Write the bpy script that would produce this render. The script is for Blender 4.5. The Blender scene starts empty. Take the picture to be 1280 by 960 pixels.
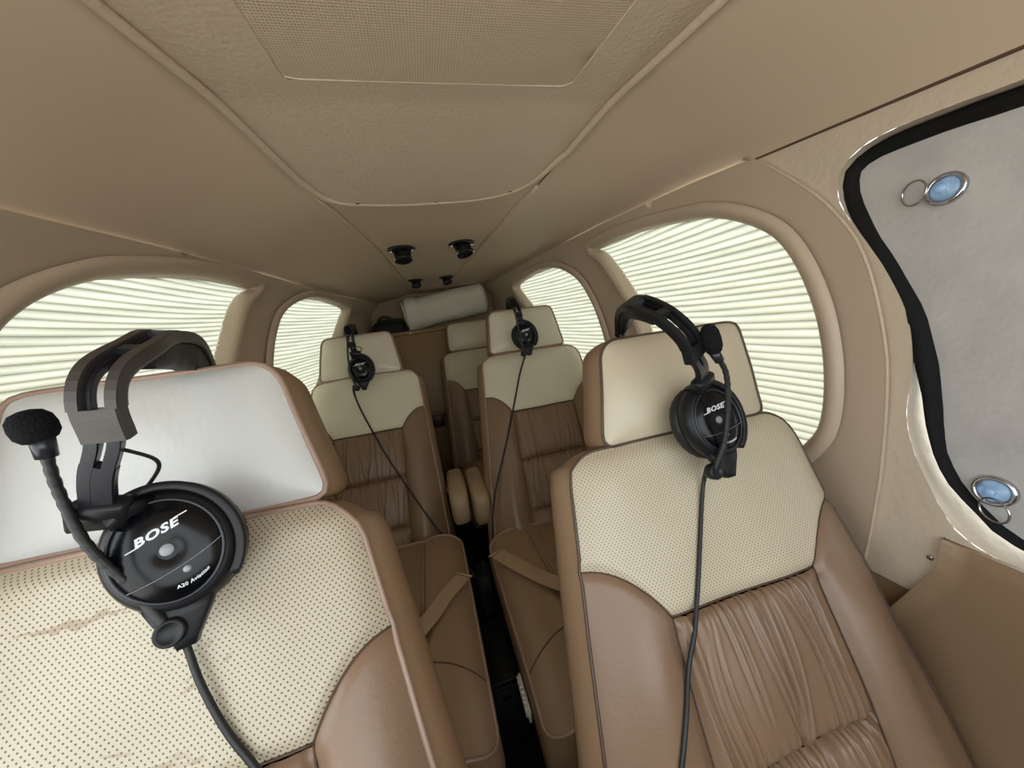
import bpy, math, random
import numpy as np
from mathutils import Vector, Matrix, geometry

SC = bpy.context.scene
COL = SC.collection
rnd = random.Random(7)

# ------------------------------------------------------------------ camera
cd = bpy.data.cameras.new('camera')
cam = bpy.data.objects.new('camera', cd)
COL.objects.link(cam)
cd.sensor_width = 36.0
cd.lens = 443.7 / 1280 * 36.0
cd.clip_start = 0.01
_R = ((0.9620, -0.2416, -0.1271), (-0.1676, -0.1553, -0.9735), (0.2155, 0.9579, -0.1899))   # right, down, forward
cam.matrix_world = Matrix(((_R[0][0], -_R[1][0], -_R[2][0], -0.0924),
                           (_R[0][1], -_R[1][1], -_R[2][1], 0.0),
                           (_R[0][2], -_R[1][2], -_R[2][2], 1.15),
                           (0, 0, 0, 1)))
SC.camera = cam

# ------------------------------------------------------------------ sky and light
wd = bpy.data.worlds.new('sky')
SC.world = wd
wd.use_nodes = True
nt = wd.node_tree
bg = nt.nodes['Background']
tc = nt.nodes.new('ShaderNodeTexCoord')
sx = nt.nodes.new('ShaderNodeSeparateXYZ')
nt.links.new(tc.outputs['Generated'], sx.inputs[0])
mr = nt.nodes.new('ShaderNodeMapRange')
mr.inputs['From Min'].default_value = -0.15
mr.inputs['From Max'].default_value = 0.25
nt.links.new(sx.outputs['Z'], mr.inputs['Value'])
mx = nt.nodes.new('ShaderNodeMix'); mx.data_type = 'RGBA'
nt.links.new(mr.outputs[0], mx.inputs[0])
mx.inputs[6].default_value = (0.80, 0.80, 0.76, 1)      # pale apron
mx.inputs[7].default_value = (0.86, 0.95, 1.0, 1)       # bright overcast sky
nt.links.new(mx.outputs[2], bg.inputs['Color'])
bg.inputs['Strength'].default_value = 3.2

vs = SC.view_settings
vs.view_transform = 'Standard'
vs.look = 'None'
vs.gamma = 1.0
vs.use_curve_mapping = False
vs.exposure = 0.45
SC.cycles.max_bounces = 14
SC.cycles.diffuse_bounces = 9

# ------------------------------------------------------------------ materials
def lin(c):
    return tuple((x / 255 / 12.92 if x / 255 <= 0.04045 else ((x / 255 + 0.055) / 1.055) ** 2.4) for x in c)

def mat(name, rgb, rough=0.5, bump=0.0, scale=200.0, metal=0.0, var=0.08, vscale=6.0, detail=3.0, spec=0.5, tex='noise', coat=0.0, stretch=None):
    m = bpy.data.materials.new(name)
    m.use_nodes = True
    t = m.node_tree
    b = t.nodes['Principled BSDF']
    c = lin(rgb)
    b.inputs['Roughness'].default_value = rough
    b.inputs['Metallic'].default_value = metal
    b.inputs['Specular IOR Level'].default_value = spec
    b.inputs['Coat Weight'].default_value = coat
    g = t.nodes.new('ShaderNodeTexCoord')
    n = t.nodes.new('ShaderNodeTexNoise')
    n.inputs['Scale'].default_value = vscale
    n.inputs['Detail'].default_value = 4
    t.links.new(g.outputs['Object'], n.inputs['Vector'])
    r = t.nodes.new('ShaderNodeMix'); r.data_type = 'RGBA'
    r.inputs[6].default_value = tuple(x * (1 - var) for x in c) + (1,)
    r.inputs[7].default_value = tuple(min(1, x * (1 + var)) for x in c) + (1,)
    t.links.new(n.outputs['Fac'], r.inputs[0])
    t.links.new(r.outputs[2], b.inputs['Base Color'])
    if bump:
        if tex == 'voronoi':
            k = t.nodes.new('ShaderNodeTexVoronoi'); k.inputs['Scale'].default_value = scale
            o = k.outputs['Distance']
        else:
            k = t.nodes.new('ShaderNodeTexNoise'); k.inputs['Scale'].default_value = scale
            k.inputs['Detail'].default_value = detail
            o = k.outputs['Fac']
        if stretch:
            mp = t.nodes.new('ShaderNodeMapping'); mp.inputs['Rotation'].default_value = (0, math.radians(stretch[0]), 0)
            mp.inputs['Scale'].default_value = (1, 1, stretch[1])
            t.links.new(g.outputs['Object'], mp.inputs[0]); t.links.new(mp.outputs[0], k.inputs['Vector'])
            if len(stretch) > 2: t.links.new(mp.outputs[0], n.inputs['Vector'])
        else:
            t.links.new(g.outputs['Object'], k.inputs['Vector'])
        bp = t.nodes.new('ShaderNodeBump')
        bp.inputs['Strength'].default_value = bump
        bp.inputs['Distance'].default_value = 0.002
        t.links.new(o, bp.inputs['Height'])
        t.links.new(bp.outputs[0], b.inputs['Normal'])
    m['bsdf'] = b.name
    return m

def math_node(t, op, a, b=None):
    n = t.nodes.new('ShaderNodeMath'); n.operation = op
    for i, v in enumerate((a, b)):
        if v is None: continue
        if isinstance(v, (int, float)): n.inputs[i].default_value = v
        else: t.links.new(v, n.inputs[i])
    return n.outputs[0]

def perforated(name, rgb, rough=0.42, pitch=0.0057, hole=0.15, crack=0.0):
    """leather with a staggered grid of punched holes, laid out on the UV map (metres)"""
    m = mat(name, rgb, rough, 0.35, 34, var=0.08, vscale=9, detail=5)
    t = m.node_tree; b = t.nodes['Principled BSDF']
    uv = t.nodes.new('ShaderNodeUVMap')
    s = t.nodes.new('ShaderNodeSeparateXYZ'); t.links.new(uv.outputs[0], s.inputs[0])
    u = math_node(t, 'DIVIDE', s.outputs[0], pitch); v = math_node(t, 'DIVIDE', s.outputs[1], pitch * 0.62)
    row = math_node(t, 'FLOOR', v)
    odd = math_node(t, 'MULTIPLY', math_node(t, 'FLOORED_MODULO', row, 2.0), 0.5)
    fu = math_node(t, 'SUBTRACT', math_node(t, 'FRACT', math_node(t, 'ADD', u, odd)), 0.5)
    fv = math_node(t, 'MULTIPLY', math_node(t, 'SUBTRACT', math_node(t, 'FRACT', v), 0.5), 0.62)
    d = math_node(t, 'SQRT', math_node(t, 'ADD', math_node(t, 'MULTIPLY', fu, fu), math_node(t, 'MULTIPLY', fv, fv)))
    mr = t.nodes.new('ShaderNodeMapRange')
    mr.inputs['From Min'].default_value = hole * 0.7
    mr.inputs['From Max'].default_value = hole * 1.15
    t.links.new(d, mr.inputs['Value'])
    old = b.inputs['Base Color'].links[0].from_socket
    mixn = t.nodes.new('ShaderNodeMix'); mixn.data_type = 'RGBA'
    mixn.inputs[6].default_value = lin((82, 66, 50)) + (1,)
    src = old
    if crack:
        # worn, cracked patches with a shape of their own
        g = t.nodes.new('ShaderNodeTexCoord')
        n1 = t.nodes.new('ShaderNodeTexNoise'); n1.inputs['Scale'].default_value = 7; n1.inputs['Detail'].default_value = 6
        n1.inputs['Distortion'].default_value = 1.2
        mp = t.nodes.new('ShaderNodeMapping'); mp.inputs['Scale'].default_value = (1, 2.4, 2.4)
        t.links.new(g.outputs['Object'], mp.inputs[0]); t.links.new(mp.outputs[0], n1.inputs['Vector'])
        mr2 = t.nodes.new('ShaderNodeMapRange'); mr2.inputs['From Min'].default_value = 0.64; mr2.inputs['From Max'].default_value = 0.68
        t.links.new(n1.outputs['Fac'], mr2.inputs['Value'])
        mm = t.nodes.new('ShaderNodeMix'); mm.data_type = 'RGBA'
        # one long peeled streak across the yoke
        n2 = t.nodes.new('ShaderNodeTexNoise'); n2.inputs['Scale'].default_value = 45; n2.inputs['Detail'].default_value = 5
        t.links.new(uv.outputs[0], n2.inputs['Vector'])
        wob = math_node(t, 'MULTIPLY', math_node(t, 'SUBTRACT', n2.outputs['Fac'], 0.5), 0.030)
        dv = math_node(t, 'ABSOLUTE', math_node(t, 'ADD', math_node(t, 'SUBTRACT', s.outputs[1], 0.064), wob))
        du = math_node(t, 'ABSOLUTE', math_node(t, 'ADD', s.outputs[0], 0.056))
        wid = math_node(t, 'MULTIPLY', math_node(t, 'SUBTRACT', 0.050, du), 0.10)
        streak = math_node(t, 'LESS_THAN', dv, wid)
        t.links.new(math_node(t, 'MULTIPLY', math_node(t, 'MAXIMUM', mr2.outputs[0], streak), crack), mm.inputs[0])
        t.links.new(old, mm.inputs[6]); mm.inputs[7].default_value = lin((152, 130, 102)) + (1,)
        src = mm.outputs[2]
    t.links.new(mr.outputs[0], mixn.inputs[0]); t.links.new(src, mixn.inputs[7])
    t.links.new(mixn.outputs[2], b.inputs['Base Color'])
    return m

def weave(name, rgb):
    m = mat(name, rgb, 0.85, 0, var=0.05, vscale=14, spec=0.2)
    t = m.node_tree; b = t.nodes['Principled BSDF']
    g = t.nodes.new('ShaderNodeTexCoord')
    hs = []
    for d in ('X', 'Y'):
        w = t.nodes.new('ShaderNodeTexWave'); w.bands_direction = d
        w.inputs['Scale'].default_value = 75; w.inputs['Distortion'].default_value = 0.6; w.inputs['Detail'].default_value = 1
        t.links.new(g.outputs['Object'], w.inputs['Vector']); hs.append(w.outputs['Fac'])
    h = math_node(t, 'MAXIMUM', hs[0], hs[1])
    bp = t.nodes.new('ShaderNodeBump'); bp.inputs['Strength'].default_value = 0.55; bp.inputs['Distance'].default_value = 0.002
    t.links.new(h, bp.inputs['Height']); t.links.new(bp.outputs[0], b.inputs['Normal'])
    old = b.inputs['Base Color'].links[0].from_socket
    mm = t.nodes.new('ShaderNodeMix'); mm.data_type = 'RGBA'; mm.blend_type = 'MULTIPLY'
    mm.inputs[0].default_value = 0.22
    t.links.new(old, mm.inputs[6]); t.links.new(h, mm.inputs[7]); t.links.new(mm.outputs[2], b.inputs['Base Color'])
    return m

def shade_cloth(name, rgb, trans):
    m = bpy.data.materials.new(name); m.use_nodes = True
    t = m.node_tree
    for n in list(t.nodes):
        if n.type == 'BSDF_PRINCIPLED': t.nodes.remove(n)
    out = [n for n in t.nodes if n.type == 'OUTPUT_MATERIAL'][0]
    d = t.nodes.new('ShaderNodeBsdfDiffuse'); tr = t.nodes.new('ShaderNodeBsdfTranslucent'); mx = t.nodes.new('ShaderNodeMixShader')
    c = lin(rgb)
    g = t.nodes.new('ShaderNodeTexCoord')
    n = t.nodes.new('ShaderNodeTexNoise'); n.inputs['Scale'].default_value = 7; n.inputs['Detail'].default_value = 5
    mp = t.nodes.new('ShaderNodeMapping'); mp.inputs['Scale'].default_value = (1, 0.5, 4)
    t.links.new(g.outputs['Object'], mp.inputs[0]); t.links.new(mp.outputs[0], n.inputs['Vector'])
    uv = t.nodes.new('ShaderNodeUVMap'); s = t.nodes.new('ShaderNodeSeparateXYZ'); t.links.new(uv.outputs[0], s.inputs[0])
    # doubled cloth along every pressed fold
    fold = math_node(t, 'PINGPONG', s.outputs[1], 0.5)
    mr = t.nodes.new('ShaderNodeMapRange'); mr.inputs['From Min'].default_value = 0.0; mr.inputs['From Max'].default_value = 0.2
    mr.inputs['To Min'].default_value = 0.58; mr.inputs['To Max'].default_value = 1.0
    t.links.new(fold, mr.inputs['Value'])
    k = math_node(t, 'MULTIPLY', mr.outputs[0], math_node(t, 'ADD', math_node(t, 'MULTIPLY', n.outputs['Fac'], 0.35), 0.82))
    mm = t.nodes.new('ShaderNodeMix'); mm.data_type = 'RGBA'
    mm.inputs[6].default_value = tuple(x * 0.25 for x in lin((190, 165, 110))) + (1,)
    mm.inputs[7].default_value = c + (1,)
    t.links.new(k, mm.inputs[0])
    t.links.new(mm.outputs[2], d.inputs[0]); t.links.new(mm.outputs[2], tr.inputs[0])
    mx.inputs[0].default_value = trans
    t.links.new(d.outputs[0], mx.inputs[1]); t.links.new(tr.outputs[0], mx.inputs[2])
    t.links.new(mx.outputs[0], out.inputs[0])
    return m

CREAM = (194, 182, 158); BROWN = (128, 102, 81)
M = {
 'cream': mat('cream_leather', CREAM, 0.36, 0.18, 90, var=0.07, vscale=8),
 'cream_smooth': mat('smooth_cream_leather', (214, 206, 184), 0.34, 0.15, 60, var=0.06, vscale=7),
 'cream_worn': mat('worn_cream_leather', (196, 196, 192), 0.33, 0.55, 40, var=0.06, vscale=11, detail=5, stretch=(40, .22)),
 'perf': perforated('perforated_cream_leather', CREAM),
 'perf_worn': perforated('worn_perforated_leather', (184, 172, 150), 0.45, 0.0057, 0.17, 0.75),
 'brown': mat('brown_leather', BROWN, 0.40, 0.22, 110, var=0.09, vscale=7),
 'side': mat('brown_side_leather', (140, 112, 86), 0.42, 0.2, 120, var=0.07, vscale=6),
 'piping': mat('piping_leather', (150, 124, 108), 0.34, 0.0),
 'piping_dark': mat('dark_piping', (78, 60, 50), 0.45, 0.0),
 'thread': mat('seam_thread', (84, 62, 46), 0.7, 0.0),
 'headliner': mat('headliner', (198, 178, 155), 0.5, 0.12, 60, var=0.05, vscale=3),
 'textured': mat('textured_plastic', (198, 180, 158), 0.5, 1.0, 130, var=0.05, vscale=4, detail=5),
 'weave': weave('woven_headliner_cloth', (206, 187, 164)),
 'wall': mat('cabin_trim_leather', (186, 168, 147), 0.45, 0.15, 90, var=0.05, vscale=4),
 'front_trim': mat('front_window_trim_plastic', (198, 183, 163), 0.45, 0.9, 70, var=0.04, vscale=5, detail=4),
 'door': mat('door_panel_leather', (138, 114, 88), 0.45, 0.15, 90, var=0.06, vscale=5),
 'carpet': mat('dark_carpet', (38, 33, 28), 0.95, 0.9, 160, var=0.3, vscale=40, spec=0.1),
 'bulk': mat('bulkhead_vinyl', (146, 118, 84), 0.5, 0.15, 90, var=0.08, vscale=4),
 'rear': mat('rear_wall_lining', (150, 128, 98), 0.7, 0.1, 60, var=0.06),
 'shade': shade_cloth('pleated_shade_cloth', (214, 214, 198), 0.36),
 'felt': mat('grey_felt', (186, 183, 180), 0.95, 0.8, 40, var=0.2, vscale=16, spec=0.05, detail=6),
 'black_edge': mat('black_edge_binding', (16, 16, 17), 0.8, 0.5, 300, var=0.2, vscale=60, spec=0.25),
 'black': mat('black_plastic', (22, 23, 26), 0.42, 0.05, 400, var=0.1, spec=0.32),
 'black_gloss': mat('black_gloss', (9, 10, 14), 0.20, 0, var=0.1, spec=0.25),
 'black_soft': mat('black_ear_leather', (20, 20, 21), 0.55, 0.6, 60, var=0.15),
 'foam': mat('black_foam', (26, 26, 28), 0.98, 1.0, 500, var=0.3, vscale=200, spec=0.1),
 'slate': mat('graphite_plastic', (44, 46, 53), 0.30, 0.05, 400, metal=0.35, var=0.05),
 'taupe': mat('taupe_grey_plastic', (70, 66, 64), 0.4, 0.05, 400, metal=0.25, var=0.05),
 'cable': mat('black_cable', (24, 26, 27), 0.5, 0.0),
 'white': mat('white_print', (215, 217, 222), 0.5, 0.0, var=0.02),
 'grey': mat('grey_button', (140, 142, 148), 0.4, 0.0, var=0.02),
 'chrome': mat('chrome', (200, 200, 205), 0.16, 0.0, metal=1.0, var=0.02),
 'belt': mat('beige_webbing', (160, 132, 106), 0.7, 0.5, 400, var=0.06, spec=0.3),
 'towel': mat('white_terry', (218, 212, 196), 0.98, 1.0, 300, var=0.1, vscale=60, spec=0.1, detail=5),
 'bag': mat('black_bag', (18, 18, 20), 0.75, 0.5, 60, var=0.2),
 'socket': mat('brown_plastic', (74, 58, 42), 0.4, 0.0),
 'label': mat('white_label', (206, 200, 190), 0.6, 0.0, var=0.03),
}
gl = bpy.data.materials.new('sky_tinted_suction_rubber'); gl.use_nodes = True
_b = gl.node_tree.nodes['Principled BSDF']
_b.inputs['Base Color'].default_value = (0.50, 0.74, 1.0, 1); _b.inputs['Roughness'].default_value = 0.12  # blue of the sky light behind is put into the rubber's colour
_b.inputs['Transmission Weight'].default_value = 0.55; _b.inputs['IOR'].default_value = 1.45
M['clear'] = gl

# ------------------------------------------------------------------ helpers
ROOT = {}
def empty(name, loc):
    o = bpy.data.objects.new(name, None); COL.objects.link(o)
    o.location = loc; o.empty_display_size = 0.05
    return o
def tag(o, label, cat, group=None):
    o['label'] = label; o['category'] = cat
    if group: o['group'] = group
    return o
def rootloc(p):
    v = Vector((0, 0, 0))
    while p is not None:
        v += p.location; p = p.parent
    return v
def mk(name, verts, faces, m, parent=None, uvs=None, smooth=True, origin=None):
    V = np.asarray(verts, float).reshape(-1, 3)
    off = rootloc(parent) if parent is not None else Vector((0, 0, 0))
    if origin is not None: off = Vector(origin)
    me = bpy.data.meshes.new(name)
    me.from_pydata((V - np.array(off)).tolist(), [], [tuple(int(i) for i in f) for f in faces])
    if smooth: me.polygons.foreach_set('use_smooth', [True] * len(me.polygons))
    if uvs is not None:
        l = me.uv_layers.new(name='UVMap')
        idx = np.empty(len(me.loops), dtype=np.int32); me.loops.foreach_get('vertex_index', idx)
        l.data.foreach_set('uv', np.asarray(uvs, float)[idx].astype(np.float32).ravel())
    me.materials.append(M[m] if isinstance(m, str) else m)
    me.update()
    o = bpy.data.objects.new(name, me); COL.objects.link(o)
    if parent is not None: o.parent = parent
    elif origin is not None: o.location = origin
    return o
def struct(o):
    o['kind'] = 'structure'; return o

class Geo:
    """collects pieces that make up one mesh"""
    def __init__(s): s.v = []; s.f = []
    def add(s, v, f):
        n = len(s.v); s.v += [tuple(p) for p in v]; s.f += [tuple(i + n for i in q) for q in f]; return s
    def mk(s, name, m, parent=None, **k): return mk(name, s.v, s.f, m, parent, **k)

def grid(nu, nv, fn, wrap=False):
    v = [fn(i / (nu - 1) if not wrap else i / nu, j / (nv - 1)) for j in range(nv) for i in range(nu)]
    f = []
    for j in range(nv - 1):
        for i in range(nu if wrap else nu - 1):
            a = j * nu + i; b = j * nu + (i + 1) % nu
            f.append((a, b, b + nu, a + nu))
    return v, f

def spline(pts, n):
    """Catmull-Rom through the points, evenly re-sampled"""
    P = np.asarray(pts, float)
    if len(P) == 2: d = P
    else:
        Q = np.vstack([2 * P[0] - P[1], P, 2 * P[-1] - P[-2]]); d = []
        for i in range(1, len(Q) - 2):
            for t in np.linspace(0, 1, 14, endpoint=False):
                a, b, c, e = Q[i - 1], Q[i], Q[i + 1], Q[i + 2]
                d.append(0.5 * (2 * b + (c - a) * t + (2 * a - 5 * b + 4 * c - e) * t * t + (3 * b - a - 3 * c + e) * t ** 3))
        d.append(P[-1]); d = np.array(d)
    L = np.concatenate([[0], np.cumsum(np.linalg.norm(np.diff(d, axis=0), axis=1))])
    s = np.linspace(0, L[-1], n)
    return np.stack([np.interp(s, L, d[:, k]) for k in range(d.shape[1])], 1)
def loop_resample(pts, sp):
    P = np.asarray(pts, float); P = np.vstack([P, P[:1]])
    L = np.concatenate([[0], np.cumsum(np.linalg.norm(np.diff(P, axis=0), axis=1))])
    n = max(8, int(L[-1] / sp)); s = np.linspace(0, L[-1], n, endpoint=False)
    return np.stack([np.interp(s, L, P[:, k]) for k in range(P.shape[1])], 1)
def loop_spline(pts, n):
    P = np.asarray(pts, float); m = len(P)
    Q = np.vstack([P[-2:], P, P[:3]])
    d = spline(Q, 40 * len(Q))
    # keep the stretch that runs once round
    i0 = np.argmin(np.linalg.norm(d[:len(d) // 2] - P[0], axis=1)); i1 = len(d) // 2 + np.argmin(np.linalg.norm(d[len(d) // 2:] - P[0], axis=1))
    c = d[i0:i1]
    return loop_resample(c, np.sum(np.linalg.norm(np.diff(np.vstack([c, c[:1]]), axis=0), axis=1)) / n)
def inside(poly, pts):
    P = np.asarray(poly); x, y = pts[:, 0], pts[:, 1]; r = np.zeros(len(pts), bool)
    for i in range(len(P)):
        x1, y1 = P[i]; x2, y2 = P[i - 1]
        c = ((y1 > y) != (y2 > y))
        with np.errstate(divide='ignore', invalid='ignore'):
            r ^= c & (x < (x2 - x1) * (y - y1) / (y2 - y1) + x1)
    return r
def patch2d(poly, sp, holes=()):
    """triangulated 2-D region: returns points, triangles"""
    loops = [loop_resample(poly, sp)] + [loop_resample(h, sp) for h in holes]
    pts = []; edges = []
    for l in loops:
        n0 = len(pts); pts += l.tolist(); edges += [(n0 + i, n0 + (i + 1) % len(l)) for i in range(len(l))]
    B = np.array(pts); lo, hi = loops[0].min(0), loops[0].max(0)
    gx = np.arange(lo[0], hi[0], sp); gy = np.arange(lo[1], hi[1], sp * 0.866)
    G = np.array([(x + (sp / 2 if j % 2 else 0), y) for j, y in enumerate(gy) for x in gx])
    k = inside(loops[0], G)
    for l in loops[1:]: k &= ~inside(l, G)
    G = G[k]
    if len(G):
        far = np.ones(len(G), bool)
        for s in range(0, len(G), 2000):
            far[s:s + 2000] = (((G[s:s + 2000, None] - B[None]) ** 2).sum(-1).min(1) > (0.5 * sp) ** 2)
        pts += G[far].tolist()
    r = geometry.delaunay_2d_cdt([Vector(p) for p in pts], edges, [], 0, 1e-7)
    V = np.array([tuple(p) for p in r[0]]); F = np.array([tuple(f) for f in r[2]])
    c = V[F].mean(1); k = inside(loops[0], c)
    for l in loops[1:]: k &= ~inside(l, c)
    return V, F[k]

def frames(P):
    P = np.asarray(P, float); T = np.gradient(P, axis=0); T /= np.linalg.norm(T, axis=1)[:, None] + 1e-12
    n = np.cross(T[0], (0, 0, 1.0))
    if np.linalg.norm(n) < 1e-3: n = np.cross(T[0], (1.0, 0, 0))
    n /= np.linalg.norm(n); N = []
    for t in T:
        n = n - t * np.dot(n, t); n /= np.linalg.norm(n) + 1e-12; N.append(n)
    N = np.array(N); return T, N, np.cross(T, N)
def tube(P, r, sides=10, closed=False, cap=True):
    P = np.asarray(P, float); n = len(P); R = np.full(n, r) if np.isscalar(r) else np.asarray(r, float)
    if closed:
        Q = np.vstack([P[-1:], P, P[:1]]); T, N, B = frames(Q); N, B = N[1:-1], B[1:-1]
    else: T, N, B = frames(P)
    v = []; f = []
    for i in range(n):
        for k in range(sides):
            a = 2 * math.pi * k / sides
            v.append(P[i] + R[i] * (math.cos(a) * N[i] + math.sin(a) * B[i]))
    for i in range(n if closed else n - 1):
        j = (i + 1) % n
        for k in range(sides):
            l = (k + 1) % sides
            f.append((i * sides + k, i * sides + l, j * sides + l, j * sides + k))
    if cap and not closed:
        f.append(tuple(range(sides))[::-1]); f.append(tuple((n - 1) * sides + k for k in range(sides)))
    return v, f
def strap(P, W, width, thick, rounded=0.16, T=None):
    """sweeps a flat rounded section along P, W = width direction(s)"""
    P = np.asarray(P, float); n = len(P)
    if T is None: T = np.gradient(P, axis=0); T /= np.linalg.norm(T, axis=1)[:, None]
    W = np.tile(np.asarray(W, float), (n, 1)) if np.ndim(W) == 1 else np.asarray(W, float)
    W = W - T * (W * T).sum(1)[:, None]; W /= np.linalg.norm(W, axis=1)[:, None]
    N = np.cross(T, W)
    wd = np.full(n, width) if np.isscalar(width) else np.asarray(width); th = np.full(n, thick) if np.isscalar(thick) else np.asarray(thick)
    c = rounded
    S = [(-.5, -.5 + c), (-.5 + c * .35, -.5), (.5 - c * .35, -.5), (.5, -.5 + c), (.5, .5 - c), (.5 - c * .35, .5), (-.5 + c * .35, .5), (-.5, .5 - c)]
    v = []; f = []; m = len(S)
    for i in range(n):
        for a, b in S: v.append(P[i] + W[i] * a * wd[i] + N[i] * b * th[i])
    for i in range(n - 1):
        for k in range(m):
            l = (k + 1) % m; f.append((i * m + k, i * m + l, (i + 1) * m + l, (i + 1) * m + k))
    f.append(tuple(range(m))[::-1]); f.append(tuple((n - 1) * m + k for k in range(m)))
    return v, f
def basis(n, up):
    n = Vector(n).normalized(); up = Vector(up); x = up.cross(n).normalized(); y = n.cross(x)
    return x, y, n
def lathe(C, n, up, prof, seg=32, ax=1.0, ay=1.0):
    """profile of (radius, height along n) turned round n; ax, ay squash it to an ellipse"""
    x, y, n = basis(n, up); C = Vector(C); v = []; f = []
    for r, h in prof:
        for k in range(seg):
            a = 2 * math.pi * k / seg
            v.append(C + x * (r * ax * math.cos(a)) + y * (r * ay * math.sin(a)) + n * h)
    for j in range(len(prof) - 1):
        for k in range(seg):
            l = (k + 1) % seg; f.append((j * seg + k, j * seg + l, (j + 1) * seg + l, (j + 1) * seg + k))
    f.append(tuple(range(seg))[::-1]); f.append(tuple((len(prof) - 1) * seg + k for k in range(seg)))
    return v, f
def rbox(C, X, Y, Z, r=0.25):
    """box with chamfered edges; X, Y, Z are half-extent vectors"""
    C = Vector(C); X = Vector(X); Y = Vector(Y); Z = Vector(Z); v = []; f = []
    m = min(X.length, Y.length, Z.length) * r
    prof = [(-1, 1), (-1 + m / Z.length, 0), (1 - m / Z.length, 0), (1, 1)]
    for zz, ins in prof:
        a = 1 - ins * m / X.length; b = 1 - ins * m / Y.length; ka = m / X.length; kb = m / Y.length
        for p, q in ((-a + ka, -b), (a - ka, -b), (a, -b + kb), (a, b - kb), (a - ka, b), (-a + ka, b), (-a, b - kb), (-a, -b + kb)):
            v.append(C + X * p + Y * q + Z * zz)
    for j in range(3):
        for k in range(8):
            l = (k + 1) % 8; f.append((j * 8 + k, j * 8 + l, (j + 1) * 8 + l, (j + 1) * 8 + k))
    f.append(tuple(range(8))[::-1]); f.append(tuple(24 + k for k in range(8)))
    return v, f
def sstep(x, a, b):
    t = np.clip((x - a) / (b - a), 0, 1); return t * t * (3 - 2 * t)
def interp(x, tab):
    return np.interp(x, [a for a, _ in tab], [b for _, b in tab])

# ------------------------------------------------------------------ the cabin shell
ZC = [(-0.6, 1.54), (0.70, 1.54), (0.80, 1.525), (1.03, 1.485), (1.48, 1.452), (2.11, 1.405), (2.6, 1.37)]      # ceiling height along the centre
HW = {1: [(-0.6, .50), (.2, .43), (.46, .378), (.70, .338), (.90, .298), (1.1, .255), (1.5, .205), (2.05, .14), (2.6, .09)],
      -1: [(-0.6, .50), (.2, .43), (.54, .372), (.80, .325), (1.0, .285), (1.1, .265), (1.5, .205), (2.0, .16), (2.6, .11)]}
SEAM = {1: [(-0.6, .60, 1.33), (.3, .60, 1.368), (.62, .592, 1.388), (.80, .59, 1.402), (1.15, .562, 1.412), (1.6, .545, 1.42), (2.1, .46, 1.40), (2.6, .36, 1.37)],
        -1: [(-0.6, .57, 1.31), (.3, .565, 1.338), (.60, .56, 1.350), (.85, .56, 1.362), (1.30, .555, 1.373), (1.76, .505, 1.357), (2.1, .43, 1.34), (2.6, .34, 1.33)]}
KY = [(-0.7, .93), (-.2, .98), (.2, 1.0), (1.25, 1.0), (1.66, .93), (2.05, .80), (2.6, .68)]
PROF = [(0, .47), (.1, .53), (.3, .59), (.5, .615), (.8, .632), (1.0, .632), (1.15, .622), (1.25, .611), (1.34, .593), (1.40, .578), (1.5, .53)]
def seamx(y, s): return np.interp(y, [a for a, _, _ in SEAM[s]], [b for _, b, _ in SEAM[s]])
def seamz(y, s): return np.interp(y, [a for a, _, _ in SEAM[s]], [b for _, _, b in SEAM[s]])
def wallx(y, z, s):
    x = interp(y, KY) * interp(z, PROF)
    zt = seamz(y, s)                        # the top of the wall meets the headliner seam
    t = np.clip((z - (zt - 0.09)) / 0.09, 0, 1) ** 1.5
    return x * (1 - t) + seamx(y, s) * t
def wallpt(y, z, s, inw=0.0):
    return (s * (wallx(y, z, s) - inw), y, z)

Y0, Y1 = -0.62, 2.55
WIN_BIG = loop_spline([(1.29, 1.352), (1.12, 1.355), (.95, 1.345), (.80, 1.325), (.71, 1.305), (.62, 1.262), (.56, 1.205), (.515, 1.100), (.497, .998), (.495, .90), (.515, .835), (.58, .775), (.75, .765), (.92, .79), (.99, .86), (1.04, .98), (1.09, 1.12), (1.17, 1.23), (1.25, 1.325)], 110)
WIN_REAR = loop_spline([(2.06, 1.315), (1.92, 1.338), (1.78, 1.350), (1.66, 1.346), (1.54, 1.318), (1.43, 1.255), (1.355, 1.150), (1.31, 1.03), (1.30, .93), (1.36, .86), (1.50, .86), (1.66, .93), (1.82, 1.05), (1.98, 1.20), (2.06, 1.28)], 80)
FRONT = [(.308, 1.333), (.375, 1.336), (.446, 1.334), (.482, 1.318), (.489, 1.290), (.480, 1.250), (.459, 1.200), (.435, 1.152), (.400, 1.074), (.385, 1.014), (.372, .953), (.354, .866), (.338, .830), (.322, .805), (.293, .778), (.256, .755), (.10, .715), (-.15, .715), (-.32, .79), (-.38, 1.0), (-.32, 1.20), (-.10, 1.30), (.14, 1.325)]
TRIMHOLE = [(.295, 1.326), (.36, 1.330), (.43, 1.328), (.470, 1.305), (.474, 1.270), (.465, 1.243), (.417, 1.154), (.388, 1.08), (.381, 1.02), (.382, .97), (.386, .918), (.377, .868), (.359, .821), (.333, .772), (.308, .742), (.24, .722), (.10, .70), (-.15, .70), (-.31, .77), (-.37, 1.0), (-.31, 1.20), (-.10, 1.295), (.13, 1.32)]
WIN_FRONT = loop_spline(FRONT, 110)
def shift(P, dy=0, dz=0): return np.asarray(P) + np.array((dy, dz))
def grow(P, d):
    P = np.asarray(P); n = len(P); T = np.roll(P, -1, 0) - np.roll(P, 1, 0); T /= np.linalg.norm(T, axis=1)[:, None]
    N = np.stack([T[:, 1], -T[:, 0]], 1)
    area = 0.5 * np.sum(P[:, 0] * np.roll(P[:, 1], -1) - np.roll(P[:, 0], -1) * P[:, 1])
    return P + N * d * (1 if area > 0 else -1)
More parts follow.
